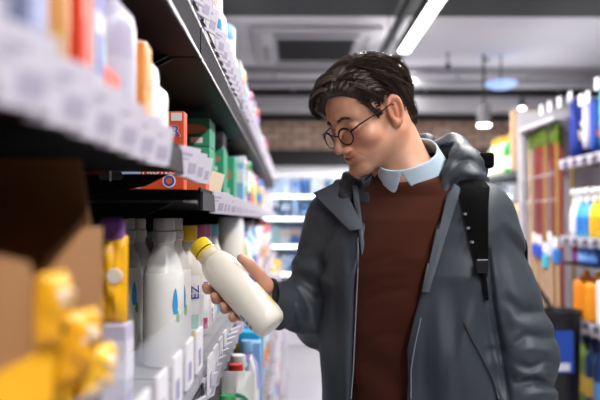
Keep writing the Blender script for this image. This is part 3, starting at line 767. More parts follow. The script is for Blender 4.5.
# ================================================================ right shelving
def rrack(y0, y1, boards, label, back=2.1, xf=1.6, top=Z(.62), hooks=None, endpanel=False):
    t = empty('shelving_unit', ((xf+back)/2, (y0+y1)/2, 0), 0, label, 'shelving unit', 'shelving units on the right of the aisle')
    ox, oy = (xf+back)/2, (y0+y1)/2; L = (y1-y0)/2
    MB().use(black_m).box(back-.03-ox, back-ox, -L+.002, L-.002, 0, top).build('back_panel', t)
    for s in (-1, 1): MB().use(black_m).box(back-.07-ox, back-.031-ox, s*(L-.022)-.02, s*(L-.022)+.02, 0, top).build('upright', t)
    for zt, kind in boards:
        sb = MB().use(black_m).box(xf+.004-ox, back-.072-ox, -L+.003, L-.003, zt-.025, zt).build('shelf_board', t)
        MB().use(cm('#55535c', .35)).box(xf-ox, xf+.003-ox, -L+.005, L-.005, zt-.035, zt-.002).build('price_rail', sb)
        if kind:
            for k in range(int((y1-y0)/.13)):
                price_tag(sb, xf-.003-ox, -L+.06+k*.13, zt+.010, h=.055, w=.075, side=-1, tilt=.2)
    return t
bz = [Z(.345), Z(-.105), Z(-.56), Z(-1.02), .12]
rrack(3.0, 4.17, [(z, True) for z in bz], 'right hand shelving unit with spray bottles and cleaning goods', top=Z(.75))
rrack(4.9, 6.3, [(Z(.355), False), (Z(.02), False), (Z(-.35), False), (Z(-.75), False), (.12, False)], 'farther right shelving unit with black boards and green bottles', top=Z(.36), xf=1.62)
# broom stand between them, white metal frame
t = empty('broom_stand', (1.85, 4.535, 0), 0, 'white metal broom display frame between the right shelving units', 'display stand')
wf = cm('#bdbac2', .5)
for (x, y) in ((1.6, 4.85), (2.08, 4.21), (2.08, 4.85)): MB().use(wf).box(x-1.865, x-1.835, y-4.55, y-4.52, 0, Z(.62)).build('post', t)
MB().use(wf).box(-.27, .24, .33, .345, 0.0, Z(.76)).build('end_panel', t)
MB().use(wf).box(-.27, .24, -.335, .329, Z(.61), Z(.63)).build('top_panel', t)
MB().use(cm('#b9b7be', .5)).box(.225, .24, -.31, .32, 0, Z(.70)).build('back_panel', t)
MB().use(dark_m).box(-.25, .22, -.31, .32, .02, .10).build('base_tray', t)
for zz in (Z(.28), Z(.12)):
    MB().use(cm('#8a8890', .4)).tube([(-.262, -.33, zz), (-.262, .32, zz)], .004, 6).build('rail', t)
brooms = [(1.63, 4.14, '#a8803c', 'tan wooden broom handle nearest the spray bottles'), (1.64, 4.24, '#8a261c', 'dark red broom handle right of centre in the display'),
          (1.63, 4.33, '#b07c3c', 'light wooden broom handle between two red ones'), (1.63, 4.42, '#98301e', 'bright red broom handle left of the light wooden one'), (1.64, 4.53, '#8a261c', 'dark red broom handle toward the white end panel'),
          (1.64, 4.64, '#d0a878', 'pale wooden broom handle next to the white end panel'), (1.75, 4.20, '#9a7a3a', 'olive brown broom handle in the back row, near side'), (1.75, 4.38, '#a83a2c', 'red broom handle in the back row, far side')]
for x, y, c, l in brooms:
    t = empty('broom', (x, 4.28+(y-4.14)*1.0, .101), 0, l, 'broom', 'broom handles in the display')
    MB().use(cm(c, .4)).tube([(0,0,.12), (0,0,Z(.48)-.1)], .0115, 10).build('handle', t, smooth=True)
    MB().use(cm('#5f7a1c', .4)).tube([(0,0,Z(.48)-.1), (0,0,Z(.60)-.1)], .0135, 10).build('grip', t, smooth=True)
    MB().use(cm('#26262a', .4)).tube([(0,0,Z(.60)-.1), (0,0,Z(.64)-.1)], .012, 10).build('hanging_loop', t, smooth=True)
    MB().use(cm('#3f6f9a', .6)).box(-.03, .03, -.04, .04, 0, .12).build('bristle_head', t, bevel=.01)
# hooks with tags and hanging packs
def hookpack(y, zz, kind, cols, label, h=.22, w=.13, l=.28):
    t = empty('display_hook', (1.86, y, zz), 0, 'chrome peg hook with a white tag, '+label[0], 'hook', 'peg hooks over the right shelves')
    MB().use(cm('#c8c8cc', .25)).tube([(.20, 0, 0), (-.255, 0, .0), (-.262, 0, .008)], .004, 6).build('hook_wire', t)
    MB().use(cm('#d6d6de', .4)).box(-.268, -.264, -.028, .028, -.030, .035).build('price_tag', t)
    if kind:
        q = empty('hanging_pack', (1.86-.20, y, zz-.006), 0, label[1], 'pack', 'hanging packs over the right shelves')
        pillow(MB().use(cm(cols[0], .35)), w, h, .05, -h, int(y*100), Matrix.Rotation(.25, 4, 'Z')).build('pack_body', q, smooth=True)
        pillow(MB().use(cm(cols[1], .35)), w*.7, h*.45, .056, -h*.8, int(y*100)+1, Matrix.Rotation(.25, 4, 'Z')).build('label', q, smooth=True)
hz = Z(.70)
hookpack(4.44, hz, None, None, ('farthest of the upper row, left end',))
hookpack(4.30, hz, None, None, ('second from the left end of the upper row',))
hookpack(4.14, hz, None, None, ('third from the left end of the upper row',))
hookpack(3.98, Z(.70), 1, ('#2b3f9a', '#e8dcc4'), ('holding the blue and cream pack', 'blue hanging pack with a large cream panel, left of the others'), h=.33, w=.16)
hookpack(3.83, Z(.66), 1, ('#e8e4ee', '#4a62b8'), ('holding the white and blue pack', 'white hanging pack with blue print above the spray bottles'), h=.26)
hookpack(3.74, Z(.66), 1, ('#3a58b8', '#d8483a'), ('holding the blue and red pack', 'blue hanging pack with red print, second from the right edge'), h=.28)
hookpack(3.62, Z(.71), 1, ('#58c0c8', '#eef4f4'), ('holding the turquoise pack', 'turquoise and white hanging pack at the right picture edge'), h=.32)
hookpack(3.50, Z(.66), 1, ('#2b3f9a', '#7fc85a'), ('holding the blue and green pack', 'blue hanging pack with green panel, beyond the right picture edge'), h=.28)
zr = [z+.001 for z in bz]
# spray bottles
for y, c, l in ((3.93, ('#f0f0f2', '#f4f4f4', '#e8e8ee'), 'white spray bottle, leftmost in the row'),
                (3.84, ('#4fa8e6', '#f4f4f4', '#2a78c8'), 'blue and white spray bottle, left one of the pair'),
                (3.755, ('#5ab0ea', '#f4f4f4', '#2f80cc'), 'blue and white spray bottle, right one of the pair'),
                (3.66, ('#f4cf30', '#f4f4f4', '#f0b020'), 'yellow spray bottle with white trigger at the picture edge'),
                (3.57, ('#f4cf30', '#f4f4f4', '#f0a020'), 'yellow spray bottle beyond the picture edge')):
    product('spray', (1.655, y+.12, zr[1]), .085, .285, c, l, 'spray bottle', 'spray bottles on the right shelf', rz=.5)
product('jug', (1.70, 4.10-.05, zr[1]-.0), .10, .23, ('#e9e6e2', '#f2f2f2', '#dcd6cc'), 'off white jug beside the white spray bottle', 'jug', rz=.5) if False else None
# second shelf
for y, k, w, h, c, l in ((3.95, 'bottle', .08, .15, ('#b03a5a', '#26262a', '#eeeef0'), 'small dark pink bottle with black cap under the spray bottles'),
                (3.86, 'bottle', .085, .20, ('#3f70c0', '#2f5fb0', '#7fa8e0'), 'blue bottle under the left spray bottle'),
                (3.76, 'bottle', .085, .20, ('#2f5fb0', '#3f70c0', '#5a88d0'), 'darker blue bottle next to the blue one'),
                (3.66, 'bottle', .08, .19, ('#2a50a0', '#eeeef0', '#3a70c0'), 'navy blue bottle at the picture edge')):
    pass
for y, w, h, c, l in ((3.90, .15, .27, ('#f09020', '#f2a030', '#c84a1a'), 'orange handled jug, left one'), (3.745, .15, .27, ('#f29a28', '#f0a030', '#d05a20'), 'orange handled jug, right one'),
                      (3.60, .15, .30, ('#eef0ee', '#3aa05a', '#3a9a6a'), 'white handled jug with green cap at the picture edge')):
    product('jug', (1.69, y+.12, zr[2]), w, h, c, l, 'jug', 'handled jugs on the right shelf', rz=.75)
# small blue bottles on a narrow ledge above the jugs
t = empty('wall_ledge', (1.75, 3.87, Z(-.245)), 0, 'narrow dark ledge carrying the blue bottles above the orange jugs', 'ledge')
MB().use(black_m).box(-.15, .275, -.30, .24, -.012, 0).build('ledge_board', t)
for y, c, l in ((3.92, ('#a82f58', '#26262a', '#7a4a9a'), 'small purple red bottle with black cap, left of the blue ones'), (3.83, ('#4a80cc', '#6a98dc', '#8fb8ea'), 'mid blue bottle, left one on the ledge'), (3.745, ('#3a6cc0', '#4a80cc', '#6a98dc'), 'mid blue bottle in the middle of the ledge'), (3.66, ('#2f5cb0', '#3a6cc0', '#5a88d0'), 'deep blue bottle on the ledge at the picture edge')):
    product('bottle', (1.66, y+.12, Z(-.245)+.001), .078, .135, c, l, 'bottle', 'small bottles on the ledge')
# lower bottles
for y, c, l in ((3.86, ('#7f9a4a', '#274a6a', '#e0b850'), 'olive green bottle with dark blue cap low on the right'), (3.75, ('#24406a', '#1c2f6a', '#d8b040'), 'navy bottle with yellow label beside the olive green one'), (3.64, ('#1c3560', '#1c2f6a', '#5a88c0'), 'navy bottle at the right picture edge')):
    product('bottle', (1.665, y+.11, zr[3]), .10, .37, c, l, 'bottle', 'tall floor cleaner bottles')
# hanging brushes in front of the brooms
for i, (y, c, dz) in enumerate(((4.42, '#2f50c0', 0), (4.33, '#2a46b8', -.01), (4.24, '#3fb8d0', -.06), (4.16, '#c8d2e4', .01), (4.07, '#2f78c8', -.02))):
    l = ['royal blue dish brush, leftmost of the hanging ones', 'royal blue dish brush, second of the hanging ones', 'turquoise dish brush hanging lowest', 'white dish brush hanging beside the turquoise one', 'blue dish brush hanging nearest the jugs'][i]
    t = empty('dish_brush', (1.545, y, Z(-.13)+dz), 0, l, 'brush', 'dish brushes hanging on the broom display')
    MB().use(cm(c, .4)).box(-.02, .02, -.03, .03, -.10, -.02).build('brush_head', t, bevel=.01)
    MB().use(cm('#d8b48a', .5)).tube([(0,0,-.10), (.004,0,-.42)], .010, 8).build('handle', t, smooth=True)
    MB().use(cm('#c8c8cc', .3)).tube([(0,0,-.02), (0,0,0.0), (.05,0,.0)], .003, 6).build('wire_loop', t)
    MB().use(cm('#f2f2f6', .4)).box(-.012, -.008, -.03, .03, -.01, .05).build('price_tag', t)
# white long bottles below and black bin
t = empty('waste_bin', (1.465, 3.83, .0), 0, 'large black plastic bin with blue and white label low on the right', 'bin')
MB().use(cm('#1c1c20', .4)).lathe([(.08, .0), (.09, .01), (.108, Z(-.52)), (.118, Z(-.515)), (.118, Z(-.49)), (.108, Z(-.49)), (.10, Z(-.53))], n=28).build('bin_body', t, smooth=True)
m = MB().use(cm('#2a50b0', .4)).box(-.05, .05, -.003, .003, -.11, .11); m.use(cm('#d8dce8', .4)).box(-.04, .03, -.005, -.003, -.1, -.06); m.build('label', t, loc=(-.02, -.106, Z(-.70)))
MB().use(cm('#3a3a40', .4)).tube([(-.03, -.02, Z(-.55)), (-.07, -.02, Z(-.45)), (-.15, -.02, Z(-.34))], .014, 8).build('handle', t, smooth=True)
for x, y, l in ((1.43, 4.46, 'tall slim white bottle standing left of the black bin'), (1.50, 4.40, 'tall slim white bottle, right one behind the bin')):
    product('bottle', (x, y, .001), .085, Z(-.36), ('#eeeef2', '#e4e4ea', '#e8e6ec'), l, 'bottle', 'tall white bottles behind the bin')
# green bottles on the farther unit, cardboard
zg = Z(.356)
for i, (y, cap) in enumerate(((5.10, '#e2483a'), (5.22, '#e2584a'), (5.35, '#f0a030'), (5.48, '#e8b030'), (5.62, '#f0c020'), (5.76, '#f0c020'))):
    l = ['red cap, nearest', 'red cap, second nearest', 'orange cap', 'amber cap', 'yellow cap, second farthest', 'yellow cap, farthest'][i]
    product('bottle', (1.68, y, zg), .10, .30, ('#3a9a4a' if i < 3 else '#c8d8c0', cap, '#f0f4ee'), 'green bottle, '+l+', in the row before the brick wall', 'bottle', 'green bottles before the brick wall')
t = empty('cardboard_box', (1.70, 5.04, zg), 0, 'plain tan cardboard box between the green bottles and the white frame', 'box')
MB().use(cm('#b89878', .8)).box(-.12, .30, -.08, .0, 0, .43).build('carton', t, bevel=.004)
MB().use(cm('#a88868', .8)).box(-.12, .30, -.081, -.08, .20, .21).build('seam_tape', t)
for y, w, h, c, l in ((5.0, .22, .10, ('#c8a070', '#e8d0a0', '#b08050'), 'tan pack below the green bottles, near one'), (5.3, .2, .12, ('#8a8a90', '#c8a070', '#26262a'), 'grey pack on the black shelf below the green bottles, far one')):
    product('carton', (1.75, y+.1, Z(.021)), w, h, c, l, 'pack', d=.2, rz=PI)
# ================================================================ the man
V3 = lambda *a: np.array(a, np.float32)
TC = V3(.252, 1.40, 0)                                   # torso axis
TA = math.radians(35); tf = V3(-math.sin(TA), -math.cos(TA), 0); tl = V3(math.cos(TA), -math.sin(TA), 0)
def tor(u, v, z): return TC + tl*u + tf*v + V3(0, 0, z)
# head frame
HYAW = math.radians(58); HP = math.radians(27); HR = math.radians(3)
hf0 = V3(-math.sin(HYAW), -math.cos(HYAW), 0); up = V3(0, 0, 1)
hl = V3(-hf0[1]*1, hf0[0], 0)                           # his left
hf = hf0*math.cos(HP) - up*math.sin(HP); hu = up*math.cos(HP) + hf0*math.sin(HP)
hl, hu = hl*math.cos(HR)+hu*math.sin(HR), hu*math.cos(HR)-hl*math.sin(HR)
HC = V3(.151, 1.392, Z(.208))
HM = np.stack([hl, hf, hu], 1)                            # columns
HS = 0.925
def toH(p): return ((p-HC) @ HM)/HS
def H(x, y, z): return HC + HM @ V3(x, y, z)*HS
# neck bottom in head coords
NB = (tor(0.0, -.005, 1.475)-HC) @ HM
NB2 = (tor(0.0, -.01, 1.40)-HC) @ HM
def head_local(q):
    qo = q; z = np.where(q[:,2] < -.04, -.04+(q[:,2]+.04)*1.22, q[:,2]); q = np.stack([q[:,0], np.where(q[:,1]>0, q[:,1]*1.07, q[:,1]), z], 1)
    x, y, z = q[:,0], q[:,1], q[:,2]; ax = np.abs(x); s = np.stack([ax, y, z], 1)
    d = s_ell(q, (0,-.018,.033), (.0745,.098,.083))
    d = smin(d, s_ell(q, (0,.028,.028), (.062,.060,.058)), .02)       # forehead
    d = smin(d, s_ell(q, (0,.022,-.045), (.060,.066,.072)), .025)
    d = smin(d, s_cone(s, (.055,-.012,-.052), (.018,.072,-.104), .017,.016), .03)   # jaw
    d = smin(d, s_ell(q, (0,.083,-.106), (.022,.017,.015)), .02)      # chin
    d = smin(d, s_ell(s, (.043,.055,-.030), (.022,.024,.020)), .02)   # cheekbone
    d = smin(d, s_cone(s, (.008,.0855,.021), (.043,.068,.019), .0075,.007), .014)   # brow
    d = smax(d, -s_ell(s, (.031,.102,-.001), (.0185,.019,.0135)), .014)             # sockets
    d = smin(d, s_ell(s, (.0315,.0735,-.001), (.0145,.0125,.0115)), .004)            # lids / eyeball
    lid = s_cone(s, (.020,.086,-.0055), (.043,.077,-.0055), .0012,.0012); d = smax(d, -lid, .0025)
    d = smin(d, s_cone(q, (0,.088,.010), (0,.1145,-.032), .0060,.0080), .012)        # nose ridge
    d = smin(d, s_ell(q, (0,.1125,-.036), (.0098,.0098,.0085)), .006)
    d = smin(d, s_ell(s, (.0125,.1010,-.041), (.0068,.0105,.0068)), .006)             # wings
    d = smax(d, -s_ell(s, (.0065,.1080,-.0490), (.0032,.0055,.0035)), .003)
    d = smin(d, s_ell(q, (0,.079,-.066), (.030,.018,.020)), .015)                      # muzzle
    cur = (ax/.026)**2
    s2 = np.stack([ax, y+.010*cur, z-.0015*cur], 1)
    d = smin(d, s_cone(s2, (0,.0925,-.0620), (.023,.0895,-.0628), .0036,.0016), .005)
    d = smin(d, s_cone(s2, (0,.0920,-.0715), (.020,.0900,-.0690), .0042,.0018), .005)
    d = smax(d, -s_cone(s2, (0,.0975,-.0668), (.028,.0915,-.0630), .0022,.0018), .003)
    d = smax(d, -s_cone(s, (.0025,.1040,-.0545), (.0025,.1015,-.0610), .0012,.0015), .004)      # philtrum
    d = smax(d, -s_cone(s, (.020,.098,-.046), (.034,.080,-.074), .0002,.0002), .006)  # smile fold
    d = smax(d, -s_ell(q, (0,.103,-.0875), (.020,.008,.0045)), .008)
    # ears
    e = np.stack([ax, y, z], 1); a = math.radians(22)
    # ear frame: tilted back, flared out
    c0 = V3(.0765,-.012,-.006); ex = V3(math.cos(a), -math.sin(a), 0); ey = V3(math.sin(a)*.97, math.cos(a)*.97, -.22); ez = np.cross(ex, ey)
    ez = V3(0,-.20,.98); ey = V3(-math.sin(a), math.cos(a), .18); ey/=np.linalg.norm(ey); ex = np.cross(ey, ez); ex/=np.linalg.norm(ex)
    r = e-c0; lx, ly, lz = r @ ex, r @ ey, r @ ez
    wid = .0170+.10*np.clip(lz,-.02,.03)
    rad = np.sqrt((ly/np.maximum(wid,.008))**2+(lz/.0315)**2)
    ring = np.sqrt(((rad-.84)*.0185)**2+(lx-.004)**2)-.0042
    disk = np.maximum((rad-.86)*.016, np.abs(lx+.001)-.0028)
    ear = smin(ring, disk, .004)
    ear = smin(ear, s_ell(np.stack([lx,ly,lz],1), (.003,-.0005,.002), (.0035,.004,.016)), .003)   # antihelix
    ear = smin(ear, s_ell(np.stack([lx,ly,lz],1), (.002,.010,-.004), (.004,.0035,.006)), .003)   # tragus
    ear = smin(ear, s_ell(np.stack([lx,ly,lz],1), (.001,.004,-.028), (.0042,.008,.008)), .004)   # lobe
    d = smin(d, ear, .005)
    # neck
    q = qo; s = np.stack([ax, q[:,1], q[:,2]], 1)
    nk = s_cone(q, (0,-.036,-.035), tuple(NB), .056,.060)
    nk = smin(nk, s_cone(q, tuple(NB), tuple(NB2), .062,.085), .03)
    nk = smin(nk, s_cone(s, (.052,-.035,-.035), (.014, NB[1]+.055, NB[2]+.01), .013,.011), .022)
    nk = smin(nk, s_ell(q, (0.0,.022,-.118), (.012,.012,.014)), .02)
    d = smin(d, nk, .025)
    return d
def head_sdf(p): return head_local(toH(p))*HS*.9
# ---- limbs
SL = V3(*P(477, 218, 1.31)); EL = V3(*P(517, 352, 1.275)); WL = V3(.405, 1.19, Z(-.50))
SR = V3(.105, 1.505, Z(.005)); ER = V3(*P(338, 324, 1.55)); WR = V3(*P(262, 298, 1.415))
# ---- held bottle
B0 = V3(*P(273.5, 327.5, 1.315)); B1 = V3(*P(198, 244, 1.39))    # base centre, cap top
BL = float(np.linalg.norm(B1-B0)); ba = (B1-B0)/BL
toc = -V3(*ray(236, 288).normalized()); toc = toc-ba*float(toc@ba); toc /= np.linalg.norm(toc)  # towards lens
low = np.cross(toc, ba); low /= np.linalg.norm(low)
if low[2] > 0: low = -low                                     # lower left side in the picture
BR = .0345
def cyl(t, deg, r):
    a = math.radians(deg); return B0 + ba*t + (toc*math.cos(a)+low*math.sin(a))*r
RF = BR
# fingers: t along the bottle from base
fing = []
for t0, t1, sc in ((.118,.148,1.0), (.098,.121,1.06), (.078,.095,1.0), (.060,.070,.84)):
    k = RF
    fing.append(([cyl(t0, 196, k+.015), cyl(t0+(t1-t0)*.6, 142, k+.0125), cyl(t1, 104, k+.0115), cyl(t1+.002, 84+(1-sc)*20, k+.0092)], [.0105*sc,.0092*sc,.0083*sc,.0072*sc]))
thumb = ([cyl(.082, 232, k+.018), cyl(.100, 252, k+.015), cyl(.122, 272, k+.0125), cyl(.140, 288, k+.0102)], [.0145,.0125,.0108,.0086])
wr = WR
def hand_sdf(p):
    d = None
    palm = s_chain(p, [wr, cyl(.075, 205, k+.020), fing[1][0][0]], [.018,.016,.012])
    palm = smin(palm, s_chain(p, [wr, fing[0][0][0]], [.014,.013]), .011)
    palm = smin(palm, s_chain(p, [wr, fing[2][0][0]], [.014,.013]), .011)
    palm = smin(palm, s_chain(p, [wr, fing[3][0][0]], [.014,.012]), .011)
    palm = smin(palm, s_chain(p, [wr, thumb[0][0]], [.014,.016]), .011)
    d = palm
    for pts, rs in fing:
        f = s_chain(p, pts, rs, .004)
        f = smin(f, s_sph(p, pts[1], rs[1]*1.08), .004); f = smin(f, s_sph(p, pts[2], rs[2]*1.06), .004)
        d = smin(d, f, .0055)
    f = s_chain(p, *thumb, .006); d = smin(d, f, .012)
    # keep flesh out of the bottle
    q = p-B0; t = q @ ba; rad = np.linalg.norm(q-t[:,None]*ba, axis=1)
    d = smax(d, -(np.maximum(rad-BR-.0006, -t)), .002)
    fa = s_cone(p, wr, (wr*.72+ER*.28), .023,.026)
    return smin(d, fa, .012)
# relaxed left hand
def lhand_pts():
    out = []; base = WL; dn = V3(-.02,-.10,-1); dn /= np.linalg.norm(dn); fw = V3(-.35,-.94,.1); fw/=np.linalg.norm(fw); inn = np.cross(dn, fw)
    for i, (off, ln) in enumerate(((.030,.078),(.010,.086),(-.010,.080),(-.028,.064))):
        m = base+dn*.085+fw*off; a = m+dn*ln*.45+inn*.006; b = a+dn*ln*.30+inn*.016; c = b+dn*ln*.18+inn*.018
        out.append(([m, a, b, c], [.0105,.0092,.0082,.0072]))
    th = ([base+dn*.03+fw*.02, base+dn*.06+fw*.045+inn*.01, base+dn*.088+fw*.056+inn*.02, base+dn*.108+fw*.058+inn*.026], [.014,.012,.0105,.0085])
    return out, th, base, dn, fw
LF, LT, lb, ldn, lfw = lhand_pts()
def lhand_sdf(p):
    d = s_chain(p, [lb, lb+ldn*.05+lfw*.0, lb+ldn*.082], [.024,.022,.015])
    for o in (.02, -.02): d = smin(d, s_chain(p, [lb, lb+ldn*.082+lfw*o], [.02,.013]), .015)
    for pts, rs in LF: d = smin(d, s_chain(p, pts, rs, .004), .005)
    return smin(d, s_chain(p, *LT, .005), .012)
CRI = np.array(CROT.inverted(), np.float32)
def px_of(p):
    q = (p-V3(0,0,CZ)) @ CRI.T; return 300-F*q[:,0]/q[:,2], 200+F*q[:,1]/q[:,2]
def creases(p, L, g=1.0):
    x, y = px_of(p); out = np.zeros(len(p), np.float32)
    for A, w, pts in L:
        xs = [a[0] for a in pts]; ys_ = [a[1] for a in pts]
        m = (x > min(xs)-3*w) & (x < max(xs)+3*w) & (y > min(ys_)-3*w) & (y < max(ys_)+3*w)
        if not m.any(): continue
        X, Y = x[m], y[m]; best = np.full(len(X), 1e6, np.float32); tt = np.zeros(len(X), np.float32); n = len(pts)-1
        for i in range(n):
            ax_, ay = pts[i]; bx, by = pts[i+1]; dx, dy = bx-ax_, by-ay; t = np.clip(((X-ax_)*dx+(Y-ay)*dy)/(dx*dx+dy*dy), 0, 1)
            dd = (X-ax_-t*dx)**2+(Y-ay-t*dy)**2; c = dd < best; best = np.where(c, dd, best); tt = np.where(c, (i+t)/n, tt)
        out[m] += (A*.001*g*np.exp(-best/(w*w))*np.sin(PI*np.clip(.08+tt*.84,0,1))**.5).astype(np.float32)
    return out
# ---- torso profile   z, a (half breadth), b (half depth), v offset
PR = np.array([[.86,.160,.105,-.005],[.98,.165,.112,.0],[1.12,.160,.112,.004],[1.25,.170,.118,.006],[1.36,.178,.118,.0],[1.43,.165,.102,-.008],[1.475,.118,.080,-.012],[1.515,.074,.070,-.006],[1.56,.062,.066,-.002]], np.float32)
def torso(p, off=0.0, pr=PR):
    r = p-TC; u, v, z = r @ tl, r @ tf, p[:,2]
    a = np.interp(z, pr[:,0], pr[:,1]).astype(np.float32)+off; b = np.interp(z, pr[:,0], pr[:,2]).astype(np.float32)+off; v0 = np.interp(z, pr[:,0], pr[:,3]).astype(np.float32)
    q = ((np.abs(u)/a)**2.3+(np.abs(v-v0)/b)**2.3)**(1/2.3)
    d = (q-1)*np.minimum(a, b)*.93
    top = z-(pr[-1,0]+off); bot = (pr[0,0]-off)-z
    return smax(smax(d, top, .01), bot, .02), u, v, z
Lh, Rh = tor(.085,-.02,.93), tor(-.085,-.02,.93)
LK, RK = tor(.105,.03,.52), tor(-.10,.05,.52); LAk, RAk = tor(.115,-.02,.09), tor(-.115,.02,.09)
def body_low(p):
    d, *_ = torso(p, -.012)
    d = smin(d, s_chain(p, [tor(.10,-.01,1.44), SL], [.055,.052]), .04); d = smin(d, s_chain(p, [tor(-.10,-.01,1.44), SR], [.055,.052]), .04)
    d = smin(d, s_chain(p, [SL, EL, WL], [.048,.037,.025], .01), .03); d = smin(d, s_chain(p, [SR, ER, WR], [.048,.037,.024], .01), .03)
    d = smin(d, s_chain(p, [Lh, LK, LAk], [.080,.052,.038], .02), .04); d = smin(d, s_chain(p, [Rh, RK, RAk], [.080,.052,.038], .02), .04)
    return d
def skin_material():
    m = bpy.data.materials.new('skin'); m.use_nodes = True; nt = m.node_tree; b = nt.nodes['Principled BSDF']
    at = nt.nodes.new('ShaderNodeVertexColor'); at.layer_name = 'tone'
    tc = nt.nodes.new('ShaderNodeTexCoord'); n = nt.nodes.new('ShaderNodeTexNoise'); n.inputs['Scale'].default_value = 45; n.inputs['Detail'].default_value = 5
    nt.links.new(tc.outputs['Object'], n.inputs['Vector'])
    mp = nt.nodes.new('ShaderNodeMapRange'); mp.inputs[3].default_value = .86; mp.inputs[4].default_value = 1.12; nt.links.new(n.outputs['Fac'], mp.inputs[0])
    vm = nt.nodes.new('ShaderNodeVectorMath'); vm.operation = 'SCALE'; nt.links.new(at.outputs['Color'], vm.inputs[0]); nt.links.new(mp.outputs[0], vm.inputs['Scale'])
    nt.links.new(vm.outputs[0], b.inputs['Base Color']); b.inputs['Roughness'].default_value = .46
    b.inputs['Subsurface Weight'].default_value = .18; b.inputs['Subsurface Radius'].default_value = (.010,.0035,.002); b.inputs['Subsurface Scale'].default_value = 1.0
    n2 = nt.nodes.new('ShaderNodeTexNoise'); n2.inputs['Scale'].default_value = 420; nt.links.new(tc.outputs['Object'], n2.inputs['Vector'])
    bp = nt.nodes.new('ShaderNodeBump'); bp.inputs['Strength'].default_value = .12; bp.inputs['Distance'].default_value = .001
    nt.links.new(n2.outputs['Fac'], bp.inputs['Height']); nt.links.new(bp.outputs['Normal'], b.inputs['Normal'])
    return m
skin_m = skin_material()
mn = lambda *a: np.min(np.array(a), 0); mx_ = lambda *a: np.max(np.array(a), 0)
hd = surface(head_sdf, (HC-V3(.15,.15,.16)).tolist(), (HC+V3(.18,.17,.14)).tolist(), .0017, 'head_tmp', skin_m)
allp = np.array([q for f in fing for q in f[0]]+thumb[0]+[wr, wr*.72+ER*.28]); 
hn = surface(hand_sdf, (allp.min(0)-.035).tolist(), (allp.max(0)+.035).tolist(), .0016, 'hand_tmp', skin_m)
alll = np.array([q for f in LF for q in f[0]]+LT[0]+[lb])
lh = surface(lhand_sdf, (alll.min(0)-.03).tolist(), (alll.max(0)+.03).tolist(), .003, 'lhand_tmp', skin_m)
lo_ = surface(body_low, (-.2, .95, .04), (.60, 1.78, 1.52), .008, 'low_tmp', skin_m, B=6)
def join(objs, name):
    me = bpy.data.meshes.new(name); bm = bmesh.new()
    for o in objs: bm.from_mesh(o.data)
    bm.to_mesh(me); bm.free(); me.materials.append(skin_m)
    for o in objs: bpy.data.objects.remove(o)
    me.polygons.foreach_set('use_smooth', [True]*len(me.polygons))
    r = bpy.data.objects.new(name, me); C.objects.link(r); return r
person = join([hd, hn, lh, lo_], 'person')
tag(person, 'man in a grey jacket and brown sweater looking down at a milk bottle he holds', 'person')
def paint_skin(o):
    me = o.data; n = len(me.vertices); co = np.zeros(n*3, np.float32); me.vertices.foreach_get('co', co); co = co.reshape(-1,3)
    q = toH(co); ax = np.abs(q[:,0]); base = np.array(s2l('#d6a083'), np.float32)
    col = np.tile(base, (n,1))
    def blend(w, c): 
        nonlocal col; w = np.clip(w,0,1)[:,None]; col = col*(1-w)+np.array(s2l(c), np.float32)*w
    g = lambda c, r: np.exp(-(((np.stack([ax,q[:,1],q[:,2]],1)-np.array(c))/np.array(r))**2).sum(1))
    blend(g((.042,.070,-.035),(.022,.03,.020))*.45, '#c9705a')
    blend(g((0,.118,-.038),(.016,.02,.012))*.5, '#c26a55')
    blend(g((.08,-.012,-.006),(.014,.03,.04))*.55, '#cf7a60')
    beard = np.clip((-.052-q[:,2])/.02,0,1)*np.clip((q[:,1]+.01)/.03,0,1)*np.clip((q[:,2]+.15)/.03,0,1)
    blend(beard*.26, '#6a5048')
    blend(g((0.0,.094,-.0600),(.022,.014,.0065))*1.3*(q[:,1]>.07), '#b3705f')
    hand = np.linalg.norm(co-wr, axis=1) < .17
    blend(hand*.25, '#d08a74')
    nailp = [(f[0][3], f[1][3]) for f in fing]
    ca = me.color_attributes.new('tone', 'FLOAT_COLOR', 'POINT')
    ca.data.foreach_set('color', np.concatenate([col, np.ones((n,1), np.float32)],1).astype(np.float32).ravel())
paint_skin(person)
# ---- eyebrows, lashes and hair as fine strands
def strands(name, lines, rads, m, parent):
    vs = []; fs = []; n = 3
    mb_ = MB().use(m)
    for pts, r in zip(lines, rads):
        k = len(pts); mb_.tube(pts, [r*(1-.75*(i/(k-1))**2) for i in range(k)], n)
    return mb_.build(name, parent, smooth=True)
rr = np.random.default_rng(5)
hair2_m = mat('hair_strand', s2l('#6e5646'), .30, var=.6, scale=90)
hair_m = mat('hair', s2l('#33261f'), .38, var=.5, scale=60, sheen=0)
brow_m = mat('brow_hair', s2l('#4a382c'), .6)
def grad(fn, p, e=.001):
    g = np.stack([fn(p+np.eye(3, dtype=np.float32)[i]*e)-fn(p-np.eye(3, dtype=np.float32)[i]*e) for i in range(3)], 1); return g/np.maximum(np.linalg.norm(g,axis=1,keepdims=True),1e-6)
def proj(fn, p, off, it=3):
    for _ in range(it): p = p-grad(fn, p)*(fn(p)-off)[:,None]
    return p
